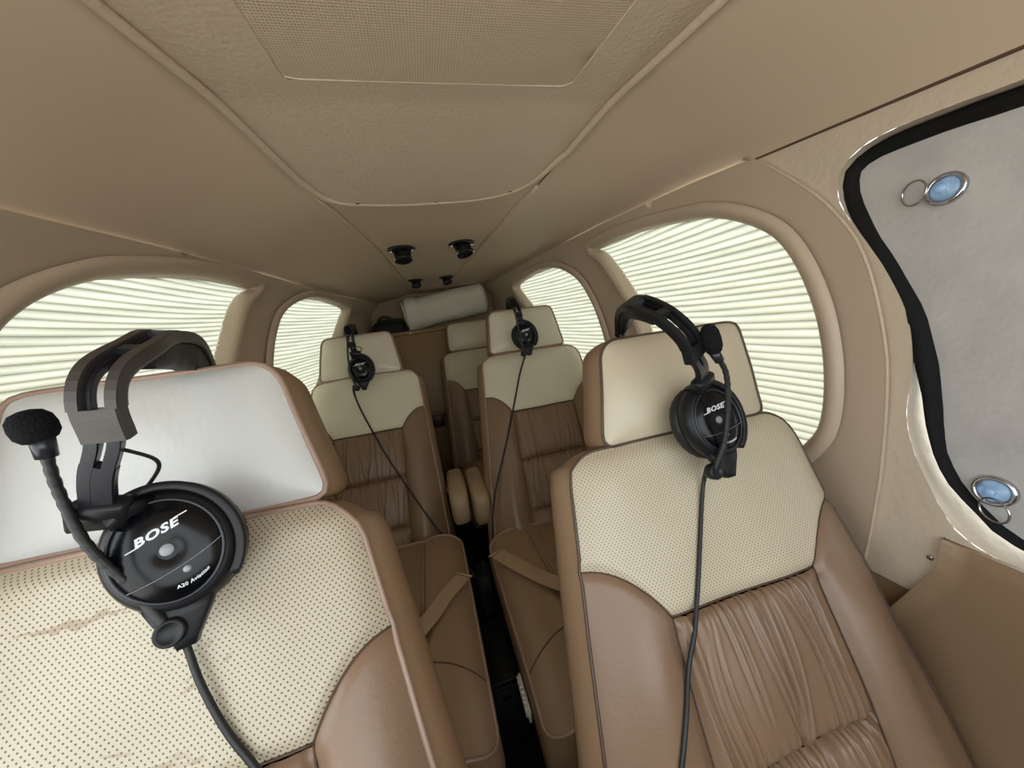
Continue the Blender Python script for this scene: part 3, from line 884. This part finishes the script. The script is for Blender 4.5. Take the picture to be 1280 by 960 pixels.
seat('middle_seat', 'middle row seat at right with smooth cream yoke, beside the aisle', (.327, 1.42, 1.000), (.318, 1.428, 1.003),
     shear=-.05, H=.208, Hs=.085, res=.010, yoke='cream_smooth', hr_mat='cream_smooth', W=.325, Wt=.275, Ht=.178, hrec=18, hthick=.085, thick=.09, seed=4, key='middle_right',
     cushion=(.000, .50, .485, 1.09, .42), armrest=[((.008, 1.31, .478), .035, .15, .068)], length=.74, group='cream and brown leather middle seats')
seat('rear_seat', 'shaded rear seat at the back of the cabin with a square headrest', (.215, 2.18, .975), (.205, 2.185, .980),
     recline=24, H=.215, Hs=.05, res=.014, yoke='cream', W=.33, Wt=.31, Ht=.165, hrec=10, hthick=.07, thick=.08, seed=5,
     cushion=(-.02, .46, 1.52, 1.98, .36), length=.68, gcols=50, grows=24)

# ------------------------------------------------------------------ seat belts
def belt(pts, label, w=.046):
    P = spline(pts, 40)
    o = empty('seat_belt', tuple(P[0])); tag(o, label, 'seat belt', 'beige lap belts on the middle seats')
    mk('webbing', *strap(P, (.45, .9, 0) if pts[0][0] > -.05 else (.45, -.9, 0), w, .0025), 'belt', o)
    d = Vector(P[3]) - Vector(P[0]); d.normalize(); s = Vector((-d.y, d.x, 0)).normalized()
    mk('anchor_loop', *tube([Vector(P[0]) + s * w * .6 - d * .004, Vector(P[0]) - s * w * .6 - d * .004], .003, 8), 'side_cream', o)
    return o

belt([(.012, .985, .437), (.06, .89, .447), (.12, .80, .450), (.20, .72, .452), (.30, .66, .450)], 'beige belt lying across the middle right cushion')
belt([(-.10, .93, .435), (-.15, .86, .447), (-.20, .79, .450), (-.28, .71, .452), (-.36, .66, .450)], 'beige belt lying across the middle left cushion')

# ------------------------------------------------------------------ headsets
def text_mesh(body, size, shear=0.0, bold=0.0, space=1.0):
    c = bpy.data.curves.new('txt', 'FONT'); c.body = body; c.size = size; c.shear = shear; c.offset = bold
    c.align_x = 'CENTER'; c.align_y = 'CENTER'; c.extrude = 0.0002; c.space_character = space; c.resolution_u = 3
    o = bpy.data.objects.new('txt', c); COL.objects.link(o)
    dg = bpy.context.evaluated_depsgraph_get(); me = bpy.data.meshes.new_from_object(o.evaluated_get(dg))
    v = np.array([tuple(p.co) for p in me.vertices]); f = [tuple(p.vertices) for p in me.polygons]
    bpy.data.objects.remove(o); bpy.data.curves.remove(c); bpy.data.meshes.remove(me)
    return v, f

def lay_on(key, P, r):
    """keeps a cable on top of the seat back it lies on"""
    if key is None: return P
    global YS
    fr, H, Hs, ln, YS = SEATS[key]; Q = []
    for i, p in enumerate(P):
        d = p - fr.O; v = d.dot(fr.V); w = d.dot(fr.W); u = d.dot(fr.U) - fr.sh * v
        if 0 < v < ln and abs(u) < (H + Hs * v) * .97:
            need = back_height(u, v, H, Hs) + r + .001
            if w < need: p = p + fr.W * (need - w)
        Q.append(p)
    Q = np.array(Q)
    for _ in range(14): Q[1:-1] = .25 * Q[:-2] + .5 * Q[1:-1] + .25 * Q[2:]
    return Q

def headset(label, C, N, UP, band, arm, widthdir, boom, tip, cable, C2, N2, scale=1.0, detail=True, bandw=.029, mic_up=None, cr=.0032, loop=True, on=None, pad=.012, band_mat='black'):
    C = Vector(C); x, y, n = basis(N, UP); k = scale
    o = empty('headset', tuple(C)); tag(o, label, 'headset', 'black aviation headsets')
    a, b = .92, 1.08
    def L(p): return C + x * p[0] * k + y * p[1] * k + n * p[2] * k
    for i, (c, nn) in enumerate(((C, n), (Vector(C2), Vector(N2).normalized()))):
        xx_, yy_, nn = basis(nn, UP)
        cup = mk('ear_cup', *lathe(c, nn, UP, [(.036 * k, -.018 * k), (.050 * k, -.016 * k), (.053 * k, -.006 * k), (.052 * k, .002 * k), (.048 * k, .009 * k), (.044 * k, .012 * k), (.030 * k, .0135 * k), (.002, .0138 * k)], 48, a, b), 'black', o)
        R = []
        for t in np.linspace(0, 2 * math.pi, 64, endpoint=False):
            q = .040 * k; rip = 1 + .012 * math.sin(t * 26)
            R.append(Vector(c) + xx_ * q * a * math.cos(t) * rip + yy_ * q * b * math.sin(t) * rip - nn * .024 * k)
        mk('ear_cushion', *tube(R, .0135 * k, 12, closed=True), 'black_soft', cup)
        if i == 0: cup0 = cup
    # outer face, rim, marks
    mk('rim', *tube([L((.0415 * a * math.cos(t), .0415 * b * math.sin(t), .0132)) for t in np.linspace(0, 2 * math.pi, 64, endpoint=False)], .0016 * k, 8, closed=True), 'slate', cup0)
    mk('face_plate', *lathe(C + n * .0125 * k, n, UP, [(.0405 * k, 0), (.0395 * k, .0016 * k), (.02 * k, .0024 * k), (.010 * k, .0022 * k), (.006 * k, .0004 * k), (.001, .0002 * k)], 48, a, b), 'black_gloss', cup0)
    mk('button', *lathe(L((0, 0, .0128)), n, UP, [(.0052 * k, 0), (.0052 * k, .0018 * k), (.0046 * k, .0024 * k), (.0005, .0026 * k)], 20), 'grey', cup0)
    mk('button', *lathe(L((.004, -.0235, .0142)), n, UP, [(.0030 * k, 0), (.0030 * k, .0008 * k), (.0005, .001 * k)], 16), 'grey', cup0)
    v, f = text_mesh('BOSE', .0126, .28, .00050, 1.12)
    g = Geo(); g.add([L((p[0], p[1] * .78 + .0175, .0150 + p[2])) for p in v], f)
    xl, xr = v[:, 0].min(), v[:, 0].max(); zl, zr = v[:, 1].min() * .78, v[:, 1].max() * .78
    for (p, q) in (((xl - .007, zl - .0002), (xl + .003, zl + .0008)), ((xr - .003, zr - .0008), (xr + .007, zr + .0002))):
        g.add([L((p[0], p[1] + .0175, .0151)), L((q[0], p[1] + .0175, .0151)), L((q[0], q[1] + .0175, .0151)), L((p[0], q[1] + .0175, .0151))], [(0, 1, 2, 3)])
    g.mk('logo', 'white', cup0, smooth=False)
    if detail:
        v, f = text_mesh('A20 Aviation', .0042, .2, .0001, 1.1)
        g = Geo()
        g.add([L((p[0] + .004, p[1] - .0348 + 14 * p[0] ** 2, .0148 + p[2])) for p in v], f)
        g.mk('model_lettering', 'white', cup0, smooth=False)
        # line across the face between the two shells
        mk('face_joint', *tube([L((t, -.0185 + 3 * t * t, .0147)) for t in np.linspace(-.035, .036, 20)], .0003, 5), 'grey', cup0)
    # C-shaped yoke that carries the cup
    Y = [L((.0535 * a * math.sin(t), .0535 * b * math.cos(t), .003)) for t in np.linspace(-.35, 2.6, 36)]
    Wd = [tuple(n)] * len(Y)
    mk('yoke', *strap(Y, Wd, np.linspace(.024, .012, len(Y)) * k, .008 * k), 'black', o)
    hx, hy = L((-.004, .060, .004)), y
    AR = spline(arm, 16)
    ad = Vector(AR[2]) - Vector(AR[0]); ad.normalize()
    hb = Vector(AR[0])
    sd = Vector(widthdir).normalized(); nd = ad.cross(sd).normalized()
    mk('hinge_block', *rbox(hb - ad * .006 * k, sd * .020 * k, nd * .009 * k, ad * .014 * k, .35), 'black', o)
    mid = (hb + C + y * .05 * k) * .5
    mk('hinge_neck', *strap([hb - ad * .010 * k, mid, C + y * .050 * k], tuple(sd), .034 * k, .012 * k), 'black', o)
    # slider arm with its slot (two rails joined at the ends)
    al = np.linalg.norm(np.diff(AR, axis=0), axis=1).sum()
    sdv = np.array(sd)
    g = Geo()
    for q in (-1, 1): g.add(*strap(AR + q * sdv * (.0066 * k), tuple(sd), .0085 * k, .009 * k))
    g.add(*strap(AR[:9], tuple(sd), .0216 * k, .0085 * k)); g.add(*strap(AR[-3:], tuple(sd), .0216 * k, .0085 * k))
    g.mk('slider_arm', 'slate', o, smooth=False)
    # headband: two side rails, cross bars, padded underside
    B = spline(band, 60)
    T, _, _ = frames(B)
    SW = sdv - T * (T @ sdv)[:, None]; SW /= np.linalg.norm(SW, axis=1)[:, None]
    inn = np.cross(T, SW)
    ctr = B.mean(0); sg = np.sign(((ctr - B[30]) * inn[30]).sum())
    def part_of_band(i0, i1, off, depth, w_, t_):
        return strap(B[i0:i1] + SW[i0:i1] * off * k + sg * inn[i0:i1] * depth * k, SW[i0:i1], w_ * k, t_ * k, T=T[i0:i1])
    hbnd = mk('headband', *part_of_band(27, 60, 0, 0, bandw, .0125), band_mat, o, smooth=False)
    mk('sleeve_end', *part_of_band(0, 5, 0, 0, bandw, .0135), band_mat, hbnd, smooth=False)
    for q in (-1, 1):
        mk('rail', *part_of_band(4, 28, q * (bandw * .5 - .0038), 0, .0076, .0135), band_mat, hbnd, smooth=False)
        mk('inner_rail', *part_of_band(4, 27, q * (bandw * .5 - .0095), .003, .0026, .007), 'slate', hbnd, smooth=False)
    for i in (14, 25):
        mk('cross_bar', *part_of_band(i, i + 3, 0, 0, bandw - .012, .010), 'slate', hbnd, smooth=False)
    pt = .006 + (pad - .006) * np.sin(np.linspace(.12, math.pi - .12, 43)) ** .8
    mk('band_pad', *part_of_band(15, 58, 0, (.005 + pt * .5)[:, None], bandw - .004, pt), 'black_soft', hbnd)
    # rear arm to the hidden cup
    c2 = Vector(C2)
    mk('rear_arm', *strap(spline([B[-1], (Vector(B[-1]) + c2) * .5 + Vector((0, .012, 0)), c2 + Vector((0, .006, .05))], 14), tuple(sd), .03 * k, .006 * k), 'slate', o)
    if loop:
        l0 = L((.004, .060, -.006)); l1 = Vector(AR[11]) + sd * .006
        mk('loop_wire', *tube(spline([l0, (l0 + l1) * .5 + sd * .020 + Vector((0, 0, .006)), l1], 20), .0016 * k, 8), 'cable', o)
    # bottom connector, boom pivot, boom, foam
    dn = Vector((0, 0, -1)); dn = (dn - n * dn.dot(n)).normalized(); sx2 = dn.cross(n)
    def D(r, h): return C + dn * r * k + n * h * k
    mk('connector', *strap([D(.044, -.001), D(.058, .000), D(.078, .001), D(.084, .001)], tuple(sx2), np.array([.052, .040, .018, .014]) * k, np.array([.016, .016, .014, .012]) * k), 'black', o)
    bp = spline(boom, 60); bo = Vector(boom[0])
    mk('boom_pivot', *lathe(bo - n * .008 * k, n, UP, [(.0105 * k, 0), (.0115 * k, .003 * k), (.0115 * k, .012 * k), (.0095 * k, .0155 * k), (.008 * k, .0135 * k), (.001, .0135 * k)], 24), 'black', o)
    rr_ = .0036 * k * (1 + .10 * np.sin(np.arange(60) * 2.1)); rr_[:14] = .0046 * k
    bm = mk('mic_boom', *tube(bp, rr_, 10), 'cable', o)
    d = Vector(bp[-1]) - Vector(bp[-4]); d.normalize()
    mk('boom_collar', *tube([bp[-1] - np.array(d) * .012 * k, bp[-1] + np.array(d) * .004 * k], [.0062 * k, .0070 * k], 14), 'slate', bm)
    tl, tr_ = tip
    q = Vector(mic_up) if mic_up else d
    foam = [(.0045 * k, 0), (tr_ * .72, tl * .08), (tr_ * .95, tl * .25), (tr_, tl * .5), (tr_ * .93, tl * .75), (tr_ * .66, tl * .93), (tr_ * .25, tl)]
    mk('windscreen', *lathe(Vector(bp[-1]), q, (0, 1, .2), foam, 24), 'foam', bm)
    cb = lay_on(on, spline(cable, 90), cr)
    mk('strain_relief', *tube(cb[:7], np.linspace(cr * 1.7, cr * 1.1, 7), 10), 'cable', o)
    mk('cable', *tube(cb, cr, 10), 'cable', o)
    return o

headset('black headset on the left front headrest with a round foam microphone', (-.345, .362, .982), (.26, -.88, .38), (-.40, .22, .90),
        band=[(-.336, .327, 1.097), (-.333, .323, 1.125), (-.331, .336, 1.148), (-.336, .385, 1.164), (-.350, .44, 1.174), (-.371, .52, 1.168), (-.398, .585, 1.132), (-.405, .60, 1.10)],
        arm=[(-.378, .352, 1.036), (-.362, .340, 1.066), (-.342, .330, 1.094), (-.336, .325, 1.112)], widthdir=(1, .10, -.18),
        boom=[(-.344, .330, .922), (-.365, .338, .965), (-.383, .338, 1.012), (-.389, .340, 1.060), (-.385, .338, 1.101)], tip=(.026, .0128), mic_up=(-.15, 0, 1),
        on='left', cable=[(-.357, .345, .915), (-.360, .361, .888), (-.351, .348, .863), (-.339, .335, .838), (-.321, .319, .809), (-.299, .304, .782), (-.255, .27, .72), (-.20, .24, .66)],
        C2=(-.405, .600, 1.03), N2=(0, 1, .1), bandw=.029, pad=.032, band_mat='taupe')
headset('black headset on the right front headrest with its microphone raised beside the band', (.302, .430, .957), (.04, -.93, .34), (-.12, .25, .95),
        band=[(.252, .402, 1.062), (.240, .400, 1.092), (.226, .425, 1.122), (.224, .475, 1.140), (.243, .54, 1.142), (.268, .60, 1.125), (.285, .635, 1.09)],
        arm=[(.288, .430, 1.022), (.272, .414, 1.045), (.255, .404, 1.062), (.247, .402, 1.076)], widthdir=(.86, .30, .35),
        boom=[(.277, .400, .893), (.290, .395, .935), (.297, .395, .985), (.293, .393, 1.035), (.276, .393, 1.065)], tip=(.042, .0122), mic_up=(-.30, .0, 1),
        on='right', cable=[(.280, .410, .893), (.293, .438, .866), (.266, .416, .809), (.240, .392, .765), (.210, .365, .717), (.163, .330, .654), (.114, .293, .587), (.07, .25, .51)],
        C2=(.30, .645, 1.0), N2=(0, 1, .1), bandw=.034, pad=.016, loop=False)
headset('small black headset on the left middle headrest, cable crossing the seat', (-.350, 1.468, 1.019), (.10, -.95, .25), (-.05, .2, .95),
        band=[(-.362, 1.462, 1.108), (-.363, 1.458, 1.135), (-.361, 1.475, 1.165), (-.365, 1.54, 1.188), (-.375, 1.62, 1.185), (-.385, 1.70, 1.14)],
        arm=[(-.358, 1.470, 1.082), (-.360, 1.464, 1.098), (-.362, 1.460, 1.112), (-.363, 1.459, 1.122)], widthdir=(1, .1, -.05),
        boom=[(-.372, 1.44, .952), (-.384, 1.45, 1.00), (-.386, 1.46, 1.06), (-.375, 1.46, 1.13), (-.366, 1.455, 1.155)], tip=(.034, .012), mic_up=(0, 0, 1),
        on='middle_left', cable=[(-.388, 1.475, .958), (-.404, 1.508, .938), (-.372, 1.454, .837), (-.291, 1.354, .656), (-.190, 1.25, .469), (-.115, 1.165, .36), (-.065, 1.10, .30), (-.035, 1.06, .20), (-.02, 1.03, .05)],
        C2=(-.385, 1.72, 1.04), N2=(0, 1, .1), detail=False, scale=.98, cr=.0034)
headset('small black headset on the right middle headrest beside the rolled towel', (.285, 1.335, 1.066), (.14, -.95, .25), (-.14, .2, .95),
        band=[(.267, 1.325, 1.140), (.262, 1.320, 1.160), (.258, 1.335, 1.185), (.262, 1.40, 1.210), (.275, 1.48, 1.212), (.29, 1.56, 1.17)],
        arm=[(.275, 1.333, 1.118), (.271, 1.328, 1.132), (.267, 1.324, 1.146), (.265, 1.322, 1.152)], widthdir=(1, .1, .1),
        boom=[(.262, 1.305, 1.000), (.258, 1.305, 1.05), (.253, 1.305, 1.10), (.250, 1.310, 1.15), (.249, 1.315, 1.175)], tip=(.030, .010), mic_up=(0, .1, 1),
        on='middle_right', cable=[(.275, 1.33, 1.005), (.288, 1.385, .975), (.253, 1.363, .922), (.179, 1.281, .773), (.106, 1.206, .639), (.051, 1.15, .537), (.020, 1.10, .43), (.0, 1.06, .25), (-.01, 1.03, .06)],
        C2=(.30, 1.58, 1.06), N2=(0, 1, .1), detail=False, scale=.95, cr=.0034, loop=False)

# ------------------------------------------------------------------ grey sunshade in the front right window
SS = grow(WIN_FRONT, -.001)
cy_, cz_ = SS.mean(0)
ss = empty('sunshade', (float(wallx(cy_, cz_, 1)) + .02, cy_, cz_)); tag(ss, 'grey felt sunshade with black edge filling the front right window', 'sunshade')
def sspt(y, z, d=0): return (float(wallx(y, min(z, 1.20), 1)) * .5 + .317 + .012 - d, y, z)
def bind(P): return (.35 + .65 * sstep(P[:, 1], .80, 1.02))[:, None]
SI = SS + (grow(SS, -.015) - SS) * bind(SS)
CUPS = (((.366, 1.243), (.030, .004)), ((.290, .823), (-.012, -.024)))
V, F = patch2d(SI, .02, [[(c[0][0] + .014 * math.cos(t), c[0][1] + .014 * math.sin(t)) for t in np.linspace(0, 2 * math.pi, 20, endpoint=False)] for c in CUPS])
mk('felt_panel', [sspt(y, z, .003 * math.sin(y * 11) * math.sin(z * 9)) for y, z in V], F, 'felt', ss)
n = len(SS); v = []; f = []
for d, h in ((.004, -.012), (.005, .006), (.0, .014), (-.008, .015), (-.016, .008), (-.019, -.002)):
    for i, (y, z) in enumerate(SS + (grow(SS, d) - SS) * bind(SS)): v.append(sspt(y, z, h + .0012 * math.sin(i * 1.7)))
for j in range(5):
    for i in range(n): f.append((j * n + i, j * n + (i + 1) % n, (j + 1) * n + (i + 1) % n, (j + 1) * n + i))
mk('edge_binding', v, f, 'black_edge', ss)
for (yy_, zz_), rd in CUPS:
    p = Vector(sspt(yy_, zz_, .004)); nn = (-1, 0, .12)
    mk('grommet', *lathe(p, nn, (0, 0, 1), [(.0215, -.002), (.0215, .002), (.019, .0045), (.016, .003), (.0155, -.002)], 32), 'chrome', ss)
    cp = mk('suction_cup', *lathe(p, nn, (0, 0, 1), [(.0155, 0), (.0150, .003), (.011, .006), (.006, .0065), (.005, .010), (.0055, .013), (.001, .0135)], 28), 'clear', ss)
    c = p + Vector((-.010, rd[0] * .8, rd[1]))
    R = [c + Vector((.006 * math.cos(t), .0165 * math.cos(t) + .004, .0165 * math.sin(t))) for t in np.linspace(0, 2 * math.pi, 40, endpoint=False)]
    mk('pull_ring', *tube(R, .0014, 8, closed=True), 'chrome', ss)

# ------------------------------------------------------------------ overhead vents
def vent(x, y, r, label, lean, big=True):
    z = czed(0, y) - .007
    o = empty('air_vent', (x, y, z)); tag(o, label, 'air vent', 'black overhead air vents')
    d = Vector((lean, -.25, -1)).normalized()
    mk('flange', *lathe((x, y, z), (0, 0, -1), (0, 1, 0), [(r * 1.5, -.004), (r * 1.5, .001), (r * 1.3, .004), (r * 1.05, .006)], 28), 'black', o)
    c = Vector((x, y, z)) + d * .002
    mk('nozzle', *lathe(c, d, (0, 1, 0), [(r * .95, -.004), (r * .9, r * .5), (r * .82, r * 1.0), (r * .70, r * 1.25), (r * .55, r * 1.2), (r * .3, r * .7), (.0005, r * .7)], 28), 'black_gloss', o)
    mk('twist_ring', *lathe(c + d * r * .9, d, (0, 1, 0), [(r * .86, 0), (r * .98, r * .1), (r * .98, r * .32), (r * .8, r * .42), (r * .6, r * .3)], 28), 'black', o)
    if big:
        for q in (-1, 1):
            mk('tab', *rbox(Vector((x + q * r * 1.12, y - r * .3, z - .008)), (.004, 0, 0), (0, .003, 0), (0, 0, .004)), 'chrome', o)
            mk('tab', *rbox(c + d * r * 1.05 + Vector((q * r * .9, -r * .35, 0)), (.003, 0, 0), (0, .0025, 0), (0, 0, .003)), 'chrome', o)
vent(-.120, 1.475, .035, 'larger overhead air vent, left of the front pair', .05)
vent(.108, 1.465, .035, 'larger overhead air vent, right of the front pair', .25)
vent(-.086, 2.08, .027, 'smaller overhead air vent near the rolled towel, left one', 0, False)
vent(.080, 2.08, .027, 'smaller overhead air vent near the rolled towel, right one', .1, False)

# ------------------------------------------------------------------ things at the back
def towel():
    A = np.array((-.185, 2.43, 1.225)); B = np.array((.345, 2.43, 1.292)); ax = (B - A) / np.linalg.norm(B - A)
    o = empty('rolled_towel', tuple((A + B) / 2 - np.array((0, 0, .1)))); tag(o, 'rolled white terry towel lying on the shelf above the bulkhead', 'towel')
    up = np.array((0, 0, 1.0)); up -= ax * up.dot(ax); up /= np.linalg.norm(up); sd = np.cross(ax, up); r = random.Random(3)
    def roll(u, w):
        t = 2 * math.pi * u; e = min(w, 1 - w)
        R = .098 * (1 - .25 * max(0, 1 - e / .05) ** 2) * (1 + .02 * math.sin(3 * t + 7 * w) + .015 * math.sin(13 * w))
        p = A + (B - A) * w; return p + R * (math.cos(t) * sd * .85 + math.sin(t) * up)
    v, f = grid(36, 60, roll, wrap=True)
    f.append(tuple(range(36))[::-1]); f.append(tuple(59 * 36 + i for i in range(36)))
    tw = mk('terry_roll', v, f, 'towel', o)
    # turned-over outer fold at the left end
    def fold(u, w):
        t = 2 * math.pi * u; R = .112 - .006 * (2 * w - 1) ** 2 + .002 * math.sin(2 * t)
        p = A + ax * (.005 + .07 * w + .010 * math.sin(t + .5)); return p + R * (math.cos(t) * sd * .85 + math.sin(t) * up)
    v, f = grid(36, 8, fold, wrap=True); mk('folded_hem', v, f, 'towel', o)
    Q = [A - ax * .001 + (.012 + .0105 * t) * (math.cos(t) * sd * .85 + math.sin(t) * up) for t in np.linspace(0, 7.6, 60)]
    mk('spiral_end', *tube(Q, .006, 6), 'towel', o)
towel()
o = empty('camera_bag', (-.30, 2.44, 1.10)); tag(o, 'black bag half hidden behind the left middle headrest by the towel', 'bag')
mk('body', *soft_box((-.30, 2.44, 1.155), .105, .07, .055, 12, 3.5), 'bag', o)
mk('flap', *soft_box((-.275, 2.42, 1.205), .075, .06, .016, 10, 3.2), 'bag', o)
mk('handle', *tube(spline([(-.37, 2.39, 1.19), (-.33, 2.37, 1.235), (-.28, 2.37, 1.225), (-.235, 2.38, 1.18)], 20), .008, 8), 'black_soft', o)

# power socket box on the bulkhead
o = empty('power_socket', (-.10, 2.345, .52)); tag(o, 'small dark brown socket box low on the bulkhead beside the aisle', 'socket')
mk('housing', *rbox((-.095, 2.335, .53), (.042, 0, 0), (0, .013, 0), (0, 0, .045)), 'socket', o)
mk('cover_lid', *rbox((-.095, 2.328, .585), (.046, 0, 0), (0, .018, 0), (0, 0, .010)), 'bulk', o)

# control boxes and things on the dark aisle floor
o = empty('control_box', (-.035, 1.08, .0)); tag(o, 'black headset control box standing at the far end of the aisle floor', 'box')
mk('case', *rbox((-.035, 1.08, .26), (.022, 0, 0), (0, .04, 0), (0, 0, .06)), 'bag', o)
mk('hook', *tube(spline([(-.035, 1.05, .31), (-.032, 1.045, .35), (-.03, 1.08, .36)], 12), .004, 8), 'bag', o)
mk('support', *rbox((-.035, 1.08, .10), (.016, 0, 0), (0, .03, 0), (0, 0, .10)), 'bag', o)
o = empty('battery_case', (-.04, .86, 0)); tag(o, 'black case on the aisle floor between the middle seats', 'case')
mk('case', *rbox((-.042, .86, .11), (.036, 0, 0), (0, .10, 0), (0, 0, .11)), 'bag', o)
mk('lid', *rbox((-.042, .86, .228), (.038, 0, 0), (0, .102, 0), (0, 0, .008)), 'black', o)
mk('latch', *rbox((-.042, .755, .20), (.012, 0, 0), (0, .004, 0), (0, 0, .014)), 'slate', o)
o = empty('seat_rail', (-.005, .62, 0)); tag(o, 'white ribbed strip beside the right middle cushion in the aisle', 'rail')
for i in range(7):
    mk('rib', *rbox((-.016, .60 + i * .011, .335), (.004, 0, 0), (0, .0042, 0), (0, 0, .012)), 'label', o)
mk('strip', *rbox((-.0125, .633, .33), (.003, 0, 0), (0, .042, 0), (0, 0, .016)), 'label', o)
